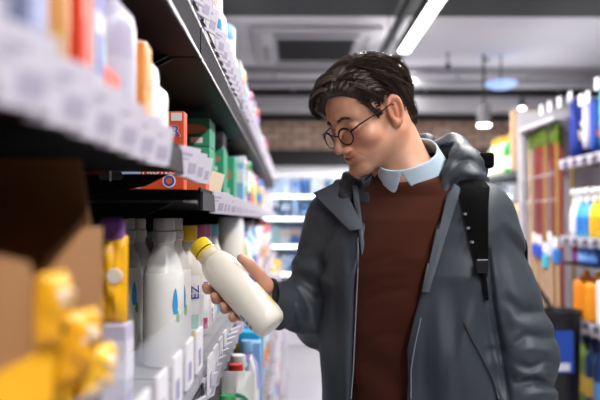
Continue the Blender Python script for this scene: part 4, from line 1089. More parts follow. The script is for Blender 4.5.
for s in (1, -1):
    t = rr.random(150); b = np.stack([s*(.012+.036*t), np.full(150,.095), .0185+.0075*np.sin(t*2.4)-.004*t+rr.normal(0,.0018,150)], 1).astype(np.float32)
    b = proj(head_local, b, .0005); dr = np.stack([np.full(150, s*1.0), np.full(150,-.2), .35-.8*t], 1).astype(np.float32); dr /= np.linalg.norm(dr,axis=1,keepdims=True)
    L = [[H(*(q)) , H(*(q+d_*.0035+[0,.0008,0])), H(*(q+d_*.007))] for q, d_ in zip(b, dr)]
    strands('eyebrow', L, [.00042]*len(L), brow_m, person)
    t = rr.random(50); b = np.stack([s*(.020+.023*t), np.full(50,.090), np.full(50,-.0065)], 1).astype(np.float32); b = proj(head_local, b, .0003)
    L = [[H(*q), H(*(q+[0,.004,-.002])), H(*(q+[s*.001,.007,-.002]))] for q in b]
    strands('eyelashes', L, [.00028]*len(L), brow_m, person)
def scalp(q):
    d = s_ell(q, (0,-.018,.034), (.0785,.103,.087))
    return smin(d, s_ell(q, (0,.028,.032), (.066,.064,.061)), .02)
def hairvol(q):     # full silhouette of the hairdo
    x, y, z = q[:,0], q[:,1], q[:,2]
    d = s_ell(q, (0,-.022,.040), (.0835,.104,.090))
    d = smin(d, s_ell(q, (0,-.064,-.030), (.058,.044,.056)), .02)
    d = smin(d, s_ell(q, (-.006,.038,.066), (.060,.058,.046)), .03)
    d = smin(d, s_ell(q, (-.036,.062,.050), (.034,.032,.030)), .02)
    return d
def hairline(q):    # >0 where no hair grows
    x, y, z = q[:,0], q[:,1], q[:,2]; ax = np.abs(x)
    zf = np.interp(y, [-.13,-.085,-.045,-.028,-.012,.006,.018,.026,.036,.060,.080,.12], [-.074,-.082,-.070,-.034,.030,.030,-.004,-.004,.014,.058,.086,.090]).astype(np.float32)
    zf = zf-.004*np.clip(1-ax/.03,0,1)*(y>.05)
    zf = np.where((x<-.01)&(y>.045), zf-.036*np.clip((-x-.012)/.03,0,1), zf)
    return zf-z
PARTX = .026
def hair_cap(p):
    q = toH(p); d = hairvol(q)
    th = np.arctan2(q[:,0]-.02, q[:,2]-.02)
    gr = .0012*np.sin(th*46+6*np.sin(q[:,1]*30)+2*np.sin(q[:,1]*90))+.0008*np.sin(th*97+q[:,1]*150)
    d = d+.0035+gr+.006*np.exp(-((q[:,0]-PARTX+.004)/.0035)**2)*(q[:,2]>.05)*(q[:,1]>-.02)
    d = smax(d, hairline(q)*.75, .010)
    d = smax(d, -(head_local(q)+.004), .002)
    return d*.8
surface(hair_cap, (HC-V3(.16,.15,.10)).tolist(), (HC+V3(.16,.15,.16)).tolist(), .002, 'hair', hair_m, person)
def grow(n, sel, flow, steps, ds, lift):
    pts = rr.normal(size=(n*6,3)).astype(np.float32); pts /= np.linalg.norm(pts,axis=1,keepdims=True)
    pts = pts*V3(.085,.105,.09)+V3(0,-.018,.036)
    pts = pts[sel(pts)][:n]; pts = proj(hairvol, pts, -.003)
    pts = pts[hairline(pts) < -.002]
    lines = [pts]; p = pts; off = rr.uniform(-.001,lift,len(pts)).astype(np.float32); ph = rr.uniform(0,6,len(pts)); cl = rr.normal(0,.10,(len(pts),3)).astype(np.float32)
    for i in range(steps):
        d = flow(p)+cl+.10*np.stack([np.sin(ph+i*.6)]*3,1)*V3(1,.3,.4); g = grad(hairvol, p); d = d-g*(d*g).sum(1,keepdims=True); d /= np.maximum(np.linalg.norm(d,axis=1,keepdims=True),1e-6)
        p = p+d.astype(np.float32)*ds; q = proj(hairvol, p, 0, 1); 
        p = q+grad(hairvol, q)*(off*(.35+.65*i/steps))[:,None]; p = p.astype(np.float32); lines.append(p)
    A = np.stack(lines,1)
    return [[H(*v) for v in l] for l in A], A
PARTX = .026
def flow_top(p):
    x, y, z = p[:,0], p[:,1], p[:,2]; l = x > PARTX+.10*np.clip(.03-y,0,.1)*0
    f = np.zeros_like(p)
    f[:,0] = np.where(l, .35, -.9); f[:,1] = np.where(l, -.75, .55-1.3*np.clip((.03-y)/.08,0,1)); f[:,2] = np.where(l, -.75, -.15)
    side = (z < .035); f[:,1] = np.where(side, -.50, f[:,1]); f[:,2] = np.where(side, -.9, f[:,2]); f[:,0] = np.where(side, 0, f[:,0])
    return f
hair_ms = [mat('hair_dark', s2l('#33271f'), .44, var=.3, scale=90), mat('hair_mid', s2l('#46362a'), .44, var=.3, scale=90), mat('hair_highlight', s2l('#6f5e52'), .44, var=.3, scale=90)]  # the lightest tone paints glossy streaks into some locks
def locks(nl, sel, steps, ds, per, spread, lift0, lift1, curl=.10):
    """locks of hair: guides flow over the head, strands of one lock run together towards its tip"""
    g0 = rr.normal(size=(nl*8,3)).astype(np.float32); g0 /= np.linalg.norm(g0,axis=1,keepdims=True)
    g0 = g0*V3(.085,.105,.09)+V3(0,-.018,.036); g0 = g0[sel(g0)]; g0 = proj(hairvol, g0, -.003); g0 = g0[hairline(g0) < -.003][:nl]
    n = len(g0); lift = rr.uniform(lift0, lift1, n).astype(np.float32); cl = rr.normal(0,curl,(n,3)).astype(np.float32)
    off = rr.normal(0,1,(n,per,3)).astype(np.float32)*spread
    p = g0; path = [p]
    for i in range(steps):
        d = flow_top(p)+cl; g = grad(hairvol, p); d = d-g*(d*g).sum(1,keepdims=True); d /= np.maximum(np.linalg.norm(d,axis=1,keepdims=True),1e-6)
        p = (p+d*ds).astype(np.float32); q = proj(hairvol, p, 0, 1); p = (q+grad(hairvol, q)*(lift*math.sin(PI*min(1,(i+1)/steps*.75)))[:,None]).astype(np.float32); st = (hairline(p) > .003) & (p[:,1] < .05); p = np.where(st[:,None], path[-1], p); path.append(p)
    path = np.stack(path,1)
    tp = (1-.65*np.linspace(0,1,steps+1)**1.2)
    S = path[:,None]+off[:,:,None,:]*tp[None,None,:,None]
    out = []
    for i in range(n):
        for k in range(per): out.append([H(*v) for v in S[i,k]])
    return out
LL = locks(150, lambda p: p[:,2] > .030, 10, .0070, 13, .0026, .001, .0075, .12)
LL2 = locks(110, lambda p: p[:,2] <= .050, 4, .0052, 13, .0030, .0, .0018, .10)
LL3 = locks(60, lambda p: (p[:,0] < -.005) & (p[:,1] > .02) & (p[:,2] > .04), 9, .0072, 13, .0022, .001, .006, .14)
allL = LL+LL2+LL3
grp = [[], [], []]
for i in range(0, len(allL), 13):
    w = rr.random()
    for l in allL[i:i+13]: grp[(0 if w < .45 else 1 if w < .83 else 2) if rr.random() < .8 else int(rr.integers(0,3))].append(l)
for k, nm in enumerate(('dark brown strands', 'brown strands', 'light brown strands painted in as gloss highlights')):
    o = strands('hair_strands', grp[k], [float(rr.uniform(.00035,.00080)) for _ in grp[k]], hair_ms[k], person); o['label'] = nm
L = []
for i in range(420):
    x0 = rr.uniform(-.060,-.020); q = np.array([[x0, .066-.35*abs(x0+.02), .088]], np.float32); q = proj(hairvol, q, -.001)[0]
    pts = [q]; c = rr.normal(0,.0009)
    for j in range(7): 
        q = q+V3(-.0056+c, .0026-.0008*j, -.0017*j-.0002); q2 = q[None]; dd = hairvol(q2)[0]
        if dd > .008: q = proj(hairvol, q2, .006, 1)[0]
        pts.append(q)
    L.append([H(*v) for v in pts])
strands('fringe', L, [float(rr.uniform(.0004,.0009)) for _ in L], hair_ms[0], person)
# ---- glasses
gm = mat('spectacle_frame', s2l('#2a1c1c'), .25); glm = mat('spectacle_lens', (.97,.97,1.0), .02, trans=1.0, ior=1.05, var=0)
g = empty('glasses', tuple(H(0,.10,-.002)), 0, 'round dark framed glasses on the man’s nose', 'glasses')
G0 = Vector(H(0,.10,-.002))
def gl(x, y, z): return Vector(H(x, y, z))-G0
for s in (1, -1):
    pts = [gl(s*.0300+.0190*math.cos(a), .1020-.18*abs(s*.0300+.0190*math.cos(a)), -.0125+.0178*math.sin(a)) for a in [2*PI*i/32 for i in range(32)]]
    MB().use(gm).tube(pts, [.0014+.0010*max(0,math.sin(2*PI*i/32)) for i in range(32)], 6, closed=True).build('rim', g, smooth=True)
    c = MB().use(glm); n = len(pts); nn = Vector(hf)*.0004
    c.add([p-nn for p in pts]+[p+nn for p in pts], [tuple(range(n)), tuple(range(2*n-1, n-1, -1))]+[(i,(i+1)%n,(i+1)%n+n,i+n) for i in range(n)]).build('lens', g)
    MB().use(gm).tube([gl(s*.0485,.0940,-.006), gl(s*.066,.083,.001), gl(s*.0765,.055,.005), gl(s*.0790,.020,.006), gl(s*.0800,-.004,.010), gl(s*.0795,-.020,.002), gl(s*.076,-.028,-.012)], [.0018,.0018,.0015,.0013,.0012,.001,.0012], 6).build('temple', g, smooth=True)
MB().use(gm).tube([gl(-.0115,.1000,-.008), gl(-.005,.1035,-.0045), gl(.005,.1035,-.0045), gl(.0115,.1000,-.008)], .0014, 6).build('bridge', g, smooth=True)
# ---- clothes
def cloth(name, col, rough, bump, bscale, sheen=0, var=.05, scale=8):
    return mat(name, col, rough, var=var, scale=scale, bump=bump, bscale=bscale, sheen=sheen, spec=.5 if rough < .6 else .15)
knit_m = cloth('brown_knit', s2l('#4c261b'), .95, .9, 900, .04, .22, 420)
shirt_m = cloth('light_blue_shirt', s2l('#b9cede'), .8, .25, 1400, .1, .05, 300)
jack_m = cloth('grey_softshell', s2l('#373e46'), .48, .12, 1600, .03, .04, 20)
jack2_m = cloth('grey_lining', s2l('#5b626a'), .6, .1, 1600, .0)
jean_m = cloth('dark_trousers', s2l('#23262e'), .9, .3, 900)
def knit(p):
    d, u, v, z = torso(p, .008)
    d = smin(d, s_chain(p, [tor(.07,-.01,1.462), SL+V3(0,0,.0)], [.046,.052]), .04); d = smin(d, s_chain(p, [tor(-.07,-.01,1.462), SR], [.046,.052]), .04)
    w = np.sin(z*62+u*14+2*np.sin(u*11))*.0022*np.clip((1.32-z)/.15,.15,1)
    w += .0016*np.sin(z*38-u*34+1.3)
    q = toH(p); c = tor(.022,.042,1.520); 
    r = p-c; nr = np.sqrt((r@tl)**2+((r@tf)/1.05)**2)
    neck = .066+.0*z                              # crew neck opening (tilted)
    zz = (p[:,2]-c[2])+.42*(r@tf)
    d = smax(d+w, -np.maximum(nr-neck, -(zz+.008)), .006)
    d = d+creases(p, [(2.5,4,[(364,266),(380,258),(400,256)]),(2.5,4,[(366,300),(384,292),(402,290)]),(-2,4,[(366,278),(385,272),(402,272)]),(2,4,[(364,345),(382,335),(404,335)])])
    return smax(smax(d, (0.98-z), .004), -(z*0+1), .001)*.85
surface(knit, (-.02,1.2,.96), (.52,1.64,1.56), .004, 'sweater', knit_m, person)
def crew(zoff, r, rad):
    pts = []
    c = tor(0,.045,1.520)
    for i in range(40):
        a = 2*PI*i/40; rr_ = r; pts.append(tuple(c+tl*rr_*math.cos(a)+tf*rr_*1.05*math.sin(a)+V3(0,0,-.038-.30*rr_*math.sin(a)+zoff)))
    return pts
# shirt collar: stand plus two leaves
def collar():
    def cs(p):
        c = tor(-.006,.020,1.540); r = p-c; ca, sa = math.cos(.55), math.sin(.55)
        a, f, z = r@tl, r@tf, r[:,2]; z2 = z*ca+f*sa; f2 = f*ca-z*sa
        ang = np.arctan2(a, f2); rad = np.sqrt(a*a+(f2/1.04)**2)
        hgt = .020+.010*np.clip((-f2)/.06,0,1)
        rc = .0645+ .30*np.clip(.0-z2,-.03,.05)          # flares out downward
        shell = np.abs(rad-rc)-.0022
        d = np.maximum(shell, z2-hgt); low_ = -.018-.015*np.exp(-((np.abs(ang-.16)-.42)/.28)**2)
        d = np.maximum(d, low_-z2)
        gap = (.10+ np.clip(-z2,-.02,.05)*7)-np.abs(ang-.16)
        d = smax(d, gap*.05, .002)
        return d*.75
    surface(cs, tuple(tor(0,.02,1.50)-V3(.13,.13,.11)), tuple(tor(0,.02,1.50)+V3(.13,.13,.10)), .002, 'shirt_collar', shirt_m, person)
collar()
# ---- jacket
JR = np.array([[.93,.205,.150,.0],[1.05,.200,.148,.004],[1.2,.195,.145,.006],[1.33,.200,.142,.002],[1.41,.186,.122,-.006],[1.455,.145,.098,-.012],[1.495,.098,.084,-.012],[1.53,.082,.080,-.012]], np.float32)
def ridged(p, kx, ky, kz, f, amp, s=0.0):
    a = p[:,0]*kx+p[:,1]*ky+p[:,2]*kz; return amp*(1-2*np.abs(np.sin(a*f+1.7*np.sin(p[:,2]*17+p[:,0]*13+s)+s)))
def sleeve(p, S_, E_, W_, rs, seed, g=1.0):
    d = s_chain(p, [S_, E_, W_], rs, .035)
    a = E_-S_; la = float(np.linalg.norm(a)); a = a/la; b = W_-E_; lb_ = float(np.linalg.norm(b)); b = b/lb_
    t1 = (p-S_)@a; t2 = (p-E_)@b
    along = np.where(t2 > 0, la+t2, t1)
    side = p@np.cross(a, b)
    env = np.exp(-((along-la)/.10)**2)+.45*np.exp(-((along-la-lb_+.03)/.06)**2)
    x = along*105+2.2*np.sin(side*38+seed)+1.6*np.sin(along*31+seed*2+side*20)+(p[:,0]+p[:,1])*26
    f1 = .5+.5*np.sin(along*78+side*52+1.5*np.sin(along*23+seed)+(p[:,0]-p[:,1])*12); f2 = .5+.5*np.sin(along*66-side*48+2.0*np.sin(along*17+seed*3)+p[:,2]*9)
    w = g*env*(.0095*f1**1.6+.0075*f2**1.8-.006)+.0035*np.sin(along*24+side*25+seed)
    return d-w
def jacket_outer(p):
    d, u, v, z = torso(p, 0.0, JR)
    w = .0045*np.sin(u*40+1.5*np.sin(z*6)+.8)*np.clip((1.38-z)/.3,0,1)+.0030*np.sin(z*30+u*22+1)
    w += .006*np.exp(-((u-.150+ (1.25-z)*.25)/.018)**2)*np.clip((1.36-z)/.1,0,1)
    d = d-w
    sh = smin(s_chain(p, [tor(.075,-.012,1.462), SL+V3(0,0,-.002)], [.054,.068]), s_chain(p, [tor(-.075,-.012,1.462), SR], [.054,.064]), .02)
    d = smin(d, sh, .045)
    return d, u, v, z
def shaft(p):
    a = sleeve(p, SL, EL, WL+V3(0,0,-.005), [.064,.066,.048], .4, .45)
    b = sleeve(p, SR, ER, WR*.66+ER*.34, [.066,.064,.046], 2.1, .7)
    b = smin(b, s_cone(p, V3(*P(332,228,1.51)), V3(*P(308,286,1.50)), .058,.047), .03)
    return np.minimum(a, b), a, b
def jacket(p):
    d, u, v, z = jacket_outer(p)
    inner = d+.014
    sl, a, b = shaft(p)
    shell = smax(d, -inner, .002)
    uL = np.interp(z, [.9,1.2,1.35,1.44,1.50,1.56],[-.080,-.072,-.064,-.062,-.078,-.09]).astype(np.float32)
    uR = np.interp(z, [.9,1.2,1.3,1.38,1.46,1.56],[.040,.044,.066,.086,.096,.100]).astype(np.float32)
    cut = np.maximum(np.maximum(uL-u, u-uR), -v+.02)
    shell = smax(shell, -cut, .006)
    # neck hole
    c = tor(0,.0,1.50); r = p-c; nr = np.sqrt((r@tl)**2+(r@tf)**2)-.074
    shell = smax(shell, -np.maximum(nr, 1.44-z), .008)
    both = smin(shell, sl, .022)
    both = both+creases(p, JC)
    return smax(both, -np.maximum(cut, -(v-.05)) , .003)*.75
def jacket_outer_cached(p, d): return d+.010, None, None, None
JC = [ # folds: depth in mm (+ groove, - ridge), width, course
 (2.2,1.2,[(500,183),(515,202),(525,225),(533,250),(538,282)]),
 (5,5,[(505,232),(518,248),(530,262)]), (-4,5,[(508,222),(522,238),(534,262)]),
 (6,5,[(508,300),(522,312),(540,312)]), (-3,6,[(515,322),(532,324),(546,322)]), (7,5,[(512,345),(526,336),(550,337)]),
 (-4,5,[(516,350),(534,348),(552,352)]), (7,4,[(514,362),(530,368),(545,360),(556,362)]), (-6,4.5,[(520,374),(540,374),(556,376)]),
 (7,4,[(518,384),(534,380),(552,388)]), (-5,5,[(524,394),(545,392),(560,394)]), (5,4,[(498,330),(505,352),(512,380)]),
 (11,3.5,[(487,250),(492,300),(499,345),(508,399)]), (3,7,[(497,240),(503,280),(506,330)]),
 (2.2,1.3,[(452,200),(446,222),(433,254),(422,292)]), (-3,6,[(438,300),(440,350),(438,400)]), (3.5,7,[(452,290),(456,350),(458,400)]), (3,6,[(478,300),(486,340),(496,380)]), (3,6,[(425,320),(424,360),(424,400)]),
 (6,5,[(284,272),(302,278),(322,296)]), (-5,5,[(292,262),(312,270),(330,286)]), (5,5,[(298,254),(316,258),(332,270)]), (5,4,[(300,292),(310,308),(316,326)]), (-4,4,[(292,296),(300,312),(304,328)]),
 (2.5,1.3,[(281,281),(288,300),(297,326)]), (-4,5,[(304,226),(314,240),(326,250)]),
 (2.5,5,[(334,238),(336,300),(336,400)]), (-4,5,[(343,246),(345,310),(344,400)]), (4,5,[(353,262),(355,320),(352,400)])]
surface(jacket, (-.13,.98,.90), (.56,1.78,1.58), .0034, 'jacket', jack_m, person)
# cuffs
cd = (ER-WR); cd = cd/np.linalg.norm(cd)
def cuff(a0, a1, r0, r1, nm, m):
    q = V3(0,0,1)-cd*cd[2]; q /= np.linalg.norm(q); w = np.cross(cd, q); pts = []; c = MB().use(m); vs = []; n = 28; ks = 5
    for j in range(ks+1):
        for i in range(n):
            t = j/ks; rr_ = r0+(r1-r0)*t; a = 2*PI*i/n; vs.append(tuple(WR+cd*(a0+(a1-a0)*t)+(q*math.cos(a)*1.05+w*math.sin(a)*.85)*rr_))
    for i in range(n): 
        a = 2*PI*i/n; vs.append(tuple(WR+cd*a0+(q*math.cos(a)+w*math.sin(a))*(r0-.006)))
    fs = [(j*n+i, j*n+(i+1)%n, (j+1)*n+(i+1)%n, (j+1)*n+i) for j in range(ks) for i in range(n)]+[((ks+1)*n+i, i, (i+1)%n, (ks+1)*n+(i+1)%n) for i in range(n)]
    c.add(vs, fs).build(nm, person, smooth=True)
cuff(-.008, .026, .033, .036, 'inner_cuff', mat('black_knit', (.012,.012,.013), .9))
cuff(.013, .060, .043, .050, 'jacket_cuff', jack_m)
# ---- hood and collar rolls
HCR = [(8,2.6,[(441,168),(449,158),(457,147)]), (-5,3,[(446,160),(454,150),(462,142)]), (7,2.6,[(447,178),(458,163),(470,160),(484,170)]), (-6,3.5,[(452,180),(464,172),(484,176)]), (-5,3,[(456,156),(470,152),(482,162)]),
  (6,3,[(434,146),(440,138),(446,134)]), (5,2.5,[(460,186),(470,180),(482,178)]), (6,2.6,[(449,196),(452,184),(460,176)]), (4,3,[(470,150),(476,158),(486,166)]),
  (5,3,[(338,176),(346,182),(350,192)]), (-3,3,[(340,170),(350,176),(358,184)]), (4,3,[(346,168),(354,172),(362,180)]), (3,3,[(334,190),(342,186),(352,196)]), (-2,3,[(332,184),(338,180),(346,188)])]
def hood(p):
    def roll(pts, rs, k=.02): return s_chain(p, pts, rs, k)
    A = lambda px, py, d: V3(*P(px, py, d))
    # his left side: from behind the neck over the shoulder to the strap
    d = roll([A(432,152,1.50), A(450,154,1.42), A(466,168,1.35), A(474,180,1.31)], [.022,.030,.028,.016], .05)
    d = smin(d, roll([A(450,170,1.37), A(462,182,1.320)], [.026,.018]), .05)
    d = smin(d, roll([A(444,170,1.345), A(446,196,1.31)], [.020,.010]), .04)
    d = smin(d, roll([A(425,146,1.56), A(395,150,1.60), A(362,172,1.58)], [.028,.030,.026]), .02)
    # his right side
    e = roll([A(362,170,1.50), A(352,182,1.45), A(346,196,1.43)], [.018,.020,.018])
    e = smin(e, roll([A(340,186,1.50), A(330,200,1.50)], [.014,.013]), .03)
    
    d = np.minimum(d, e)
    w = .0015*np.sin(p[:,0]*54+p[:,2]*61+2.1*np.sin(p[:,1]*33+p[:,2]*29))-creases(p, HCR, .62)
    d = d-w
    # stay clear of neck and collar
    q = toH(p); d = smax(d, -(head_local(q)-.010), .006)
    c = tor(0,.022,1.505); r = p-c; nr = np.sqrt((r@tl)**2+(r@tf)**2)
    d = smax(d, -np.maximum(nr-.078, p[:,2]-1.58), .006)
    return d*.72
surface(hood, (.02,1.18,1.36), (.50,1.72,1.64), .003, 'hood', jack_m, person)
# ---- wide lapel on his right, folded outwards
jk = lambda p: jacket(p)
def on_jacket(px, py, lift=.002, d0=1.0):
    return hit(jk, px, py, d0, 2.0, lift)
def sheet_patch(name, quad, m, lift, th=.004, nu=14, nv=18, puff=.006):
    # quad corners in order tl,tr,br,bl given as (px,py); lies on the jacket
    vs = []; 
    for j in range(nv+1):
        for i in range(nu+1):
            u, v = i/nu, j/nv
            a = [quad[0][k]*(1-u)*(1-v)+quad[1][k]*u*(1-v)+quad[2][k]*u*v+quad[3][k]*(1-u)*v for k in (0,1)]
            q = on_jacket(a[0], a[1], 0.003)
            dr = ray(a[0], a[1]).normalized(); vs.append(q-dr*(lift+puff*math.sin(PI*u)*math.sin(PI*min(1,v*1.1))))
    n = len(vs); back = [v+ray(300,200).normalized()*th for v in vs]
    fs = []
    for j in range(nv):
        for i in range(nu):
            a = j*(nu+1)+i; fs.append((a,a+1,a+nu+2,a+nu+1)); fs.append((a+n,a+nu+1+n,a+nu+2+n,a+1+n))
    for i in range(nu):
        for j in (0, nv): a = j*(nu+1)+i; fs.append((a,a+1,a+1+n,a+n))
    for j in range(nv):
        for i in (0, nu): a = j*(nu+1)+i; fs.append((a,a+nu+1,a+nu+1+n,a+n))
    o = MB().use(m).add(vs, fs).build(name, person, smooth=True); return o
def lapel(name, quad, m, lift, th=.003, nu=10, nv=16):
    vs = []
    for j in range(nv+1):
        for i in range(nu+1):
            u, v = i/nu, j/nv
            a = [quad[0][k]*(1-u)*(1-v)+quad[1][k]*u*(1-v)+quad[2][k]*u*v+quad[3][k]*(1-u)*v for k in (0,1,2)]
            q = on_jacket(a[0], a[1], .003); y = a[2]
            if q.y < 1.9: y = min(y, q.y)
            y -= lift*(.55+.45*math.sin(PI*u))*(1.0-.35*v)
            vs.append(P(a[0], a[1], y))
    n = len(vs); vs += [v+Vector((0,th,0)) for v in vs]; fs = []
    for j in range(nv):
        for i in range(nu):
            a = j*(nu+1)+i; fs.append((a,a+1,a+nu+2,a+nu+1)); fs.append((a+n,a+nu+1+n,a+nu+2+n,a+1+n))
    for i in range(nu):
        for j in (0, nv): a = j*(nu+1)+i; fs.append((a,a+1,a+1+n,a+n))
    for j in range(nv):
        for i in (0, nu): a = j*(nu+1)+i; fs.append((a,a+nu+1,a+nu+1+n,a+n))
    return MB().use(m).add(vs, fs).build(name, person, smooth=True)
lapel('lapel', [(313,193,1.47),(340,180,1.455),(364,228,1.36),(350,231,1.37)], jack2_m, .014)
lapel('front_facing', [(444,176,1.36),(461,188,1.34),(429,292,1.30),(422,292,1.30)], jack2_m, .004, nu=5)
lapel('front_facing', [(352,185,1.42),(358,186,1.42),(366.5,262,1.34),(363,262,1.34)], jack2_m, .006, nu=4)
def trace(name, pxs, r, m, lift=.002, sub=4):
    pts = []
    for (a, b) in zip(pxs[:-1], pxs[1:]):
        for k in range(sub): f = k/sub; pts.append((a[0]+(b[0]-a[0])*f, a[1]+(b[1]-a[1])*f))
    pts.append(pxs[-1])
    w = [on_jacket(x, y, lift) for x, y in pts]
    # drop depth outliers
    w2 = [w[0]]
    for q in w[1:]:
        if abs(q.y-w2[-1].y) < .03: w2.append(q)
    if len(w2) > 2: MB().use(m).tube(w2, r, 6).build(name, person, smooth=True)
black_w = mat('black_webbing', (.0025,.0025,.003), .8, bump=.3, bscale=900, spec=.08)
zip_m = mat('zip_dark', (.03,.032,.036), .4)
trace('pocket_zip', [(464,322),(471,338),(482,358),(492,378),(499,399)], .0016, zip_m)
trace('front_seam', [(448,190),(441,225),(432,262),(424,300)], .0010, zip_m)
pipe_m = mat('piping_grey', s2l('#7c838b'), .45)
trace('front_zip', [(358,238),(358,300),(355,350),(351,399)], .0013, pipe_m)
trace('front_zip', [(421,318),(415,345),(411,370),(411,399)], .0013, pipe_m)
# backpack and strap
t = empty('backpack', tuple(tor(.02,-.24,1.20)), 0, 'black backpack worn by the man, its strap over his shoulder', 'backpack')
def pack(p):
    r = p-tor(.0,-.235,1.20); q = np.stack([r@tl, r@tf, r[:,2]],1)
    b = np.abs(q)-V3(.105,.045,.17); return np.linalg.norm(np.maximum(b,0),axis=1)+np.minimum(b.max(1),0)-.03
o = surface(pack, tuple(tor(0,-.235,1.20)-V3(.2,.2,.24)), tuple(tor(0,-.235,1.20)+V3(.2,.2,.24)), .008, 'pack_body', black_w)
def reparent(o, t): o.parent = t; o.matrix_parent_inverse = Matrix.Translation(t.location).inverted()
reparent(o, t)
def ribbon(name, path, w, m, parent, lift=.004, th=.004):
    vs = []; N = len(path)
    for i, (x, y) in enumerate(path):
        a = path[max(i-1,0)]; b = path[min(i+1,N-1)]; dx, dy = b[0]-a[0], b[1]-a[1]; l = math.hypot(dx,dy); nx, ny = dy/l, -dx/l
        ww = w if not isinstance(w, (list,tuple)) else w[i]
        for s in (-1,-.5,0,.5,1):
            vs.append(on_jacket(x+nx*ww*s/2, y+ny*ww*s/2, lift))
    K = 5; n = len(vs); dr = ray(470,220).normalized()*th; vs += [v+dr for v in vs]; fs = []
    for i in range(N-1):
        for k in range(K-1):
            a = i*K+k; fs.append((a,a+1,a+K+1,a+K)); fs.append((a+n,a+K+n,a+K+1+n,a+1+n))
        for k in (0,K-1): a = i*K+k; fs.append((a,a+K,a+K+n,a+n))
    for i in (0,N-1):
        for k in range(K-1): a = i*K+k; fs.append((a,a+1,a+1+n,a+n))
    o = MB().use(m).add(vs, fs).build(name, None, smooth=True); reparent(o, parent); return o
ribbon('shoulder_strap', [(474,178),(475,188),(475,200),(476,215),(478,232),(480,248),(482,262),(484,278)], [30,30,28,25,21,17,13,7], black_w, t)
ribbon('thin_strap', [(484,274),(485,282),(486,290),(487,300)], 4, black_w, t)
for (px, py) in ((465,214),(468,228),(472,242)):
    q = on_jacket(px, py, .012); o = MB().use(cm('#8d9096', .3)).lathe([(.003,-.002),(.003,.002)], (q.x,q.y,q.z), 8).build('rivet', None); reparent(o, t)
q = P(487, 160, 1.33); o = MB().use(black_w).box(q.x-.016,q.x+.012,q.y-.012,q.y+.012,q.z-.016,q.z+.014).build('strap_buckle', None, bevel=.006); reparent(o, t)
q = on_jacket(482, 266, .010); o = MB().use(cm('#1c1c1e', .3)).box(q.x-.011,q.x+.011,q.y-.004,q.y+.003,q.z-.012,q.z+.012).build('buckle', None, bevel=.002); reparent(o, t)
# trousers and shoes
def trous(p):
    d = smin(s_chain(p, [Lh, LK, LAk+V3(0,0,.03)], [.098,.074,.058], .02), s_chain(p, [Rh, RK, RAk+V3(0,0,.03)], [.098,.074,.058], .02), .03)
    return smin(d, s_ell(p, tor(0,-.01,.97), (.16,.13,.12)), .03)-.003*np.sin(p[:,2]*60+p[:,0]*30)
surface(trous, (-.05,1.15,.05), (.55,1.68,1.12), .008, 'trousers', jean_m, person, B=6)
for k, a in enumerate((LAk, RAk)):
    c = V3(a[0], a[1], 0)
    def shoe(p, c=c):
        d = smin(s_cone(p, c+V3(0,0,.04), c+tf*.17+V3(0,0,.032), .040,.030), s_cone(p, c+V3(0,0,.05), c+V3(0,0,.10), .042,.040), .03)
        d = smin(d, s_cone(p, c-tf*.03+V3(0,0,.035), c+tf*.17+V3(0,0,.03), .038,.036), .02); return smax(d, .002-p[:,2], .004)
    surface(shoe, tuple(c-V3(.26,.26,.01)), tuple(c+V3(.12,.12,.17)), .006, 'shoe', mat('shoe_leather', (.02,.016,.014), .4), person)
# ---- bottle in the hand
t = empty('milk_bottle', tuple(B0), 0, 'white milk bottle with yellow cap held tilted in the man’s hand', 'bottle')
bm_ = Matrix((Vector(low), Vector(toc), Vector(ba))).transposed()
if bm_.determinant() < 0: bm_ = Matrix((-Vector(low), Vector(toc), Vector(ba))).transposed()
t.rotation_euler = bm_.to_euler()
L = BL; r = BR
MB().use(mat('held_milk', s2l('#efe9dc'), .28, coat=.3)).lathe([(r*.50,0),(r*.76,.002),(r*.92,.009),(r,.024),(r,L-.078),(r*.97,L-.066),(r*.89,L-.054),(r*.80,L-.0475)], n=40).build('bottle_body', t, smooth=True)
MB().use(mat('clear_neck', (.92,.92,.90), .1, alpha=.55, var=0)).lathe([(r*.79,L-.0472),(r*.66,L-.040),(.0215,L-.032),(.0195,L-.026),(.0195,L-.012)], n=32).build('clear_neck', t, smooth=True)
ym = cm('#f4cf2e', .35)
MB().use(ym).lathe([(.0175,L-.046),(.0185,L-.044),(.0185,L-.029),(.0215,L-.028),(.0215,L-.024)], n=32).build('collar', t, smooth=True)
MB().use(ym).lathe([(.0215,L-.021),(.0215,L-.003),(.0195,L)], n=32).build('cap', t, smooth=True)
MB().use(cm('#2c2a22', .5)).tube([(.0217*math.cos(a), .0217*math.sin(a), L-.0225) for a in [2*PI*i/32 for i in range(32)]], .0008, 5, closed=True).build('seal_line', t)
def lpatch(m, z0, z1, a0, a1, rr_, nm):
    vs = []; n = 6
    for k in range(n+1):
        a = a0+(a1-a0)*k/n
        for zz in (z0, z1): vs.append((math.cos(a)*rr_, math.sin(a)*rr_, zz))
    MB().use(m).add(vs, [(2*k,2*k+2,2*k+3,2*k+1) for k in range(n)]).build(nm, t, smooth=True)
def ang(dv): v = bm_.inverted() @ Vector(dv); return math.atan2(v.y, v.x)
al = ang(low)*.72+ang(toc)*.28
for k, (z0, z1) in enumerate(((.022,.030),(.033,.040),(.043,.056))): lpatch(cm('#8a90a0', .4), z0, z1, al-.16, al+.16, r+.0005, 'printed_mark')
ar = ang(-low); at_ = ang(toc); da = (at_-ar+PI) % (2*PI)-PI; ar = ar+da*.22
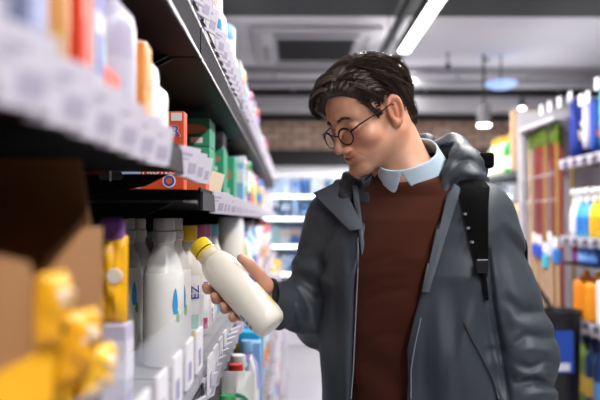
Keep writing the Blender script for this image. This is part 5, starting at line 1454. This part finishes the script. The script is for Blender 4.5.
lpatch(cm('#2a46b0', .4), .085, .105, ar-.12, ar+.12, r+.0005, 'printed_mark'); lpatch(cm('#f0d040', .4), .030, .050, ar-.10, ar+.12, r+.0005, 'printed_mark')

# ================================================================ light
def area(name, loc, rot, sx, sy, power, col=(1,1,1)):
    l = bpy.data.lights.new(name, 'AREA'); l.shape = 'RECTANGLE'; l.size = sx; l.size_y = sy; l.energy = power; l.color = col
    o = bpy.data.objects.new(name, l); C.objects.link(o); o.location = loc; o.rotation_euler = rot; return o
# light sent down by the linear lamps (they hang over the aisle), one per lamp
for (y0, y1, pw) in ((3.05,5.35,75), (5.72,6.4,30), (.4,2.9,50), (-2.4,.2,75)):
    area('added_uplight', (.86, (y0+y1)/2, LZ+.065), (PI,0,0), .08, y1-y0-.05, pw*.05, (1,.97,.96))  # weak upward light added above each housing to lift the dark ceiling
    area('lamp_light', (.86, (y0+y1)/2, LZ-.02), (0,0,0), .076, y1-y0-.05, pw, (1,.97,.94))
# downward fills without fixtures, added near the ceiling to raise the brightness
for (x, y, pw) in ((2.9,1.0,8),(2.9,5.5,30),(-1.5,2.5,20),(1.2,7.0,50)):
    area('fill_downlight', (x, y, CH-.12), (0,0,0), .3, 2.4, pw, (1,.98,.96))
area('fill_uplight', (-.40, 3.2, Z(1.0)), (PI,0,0), .3, 5.0, 11, (.97,.97,1)); area('fill_uplight', (2.5, 6.0, Z(.9)), (PI,0,0), .4, 4.0, 12, (.97,.97,1)); area('fill_uplight', (1.0, 7.85, Z(.75)), (PI*.86,0,0), 3.4, .3, 8, (1,.97,.95))  # upward fills with no fixture, added to brighten the ceiling evenly
w = bpy.data.worlds.new('world'); bpy.context.scene.world = w; w.use_nodes = True
w.node_tree.nodes['Background'].inputs[0].default_value = (.9,.93,1,1); w.node_tree.nodes['Background'].inputs[1].default_value = .35
sc = bpy.context.scene
sc.view_settings.view_transform = 'Standard'; sc.view_settings.look = 'None'; sc.view_settings.gamma = 1.0
sc.view_settings.use_curve_mapping = False; sc.view_settings.exposure = -0.1
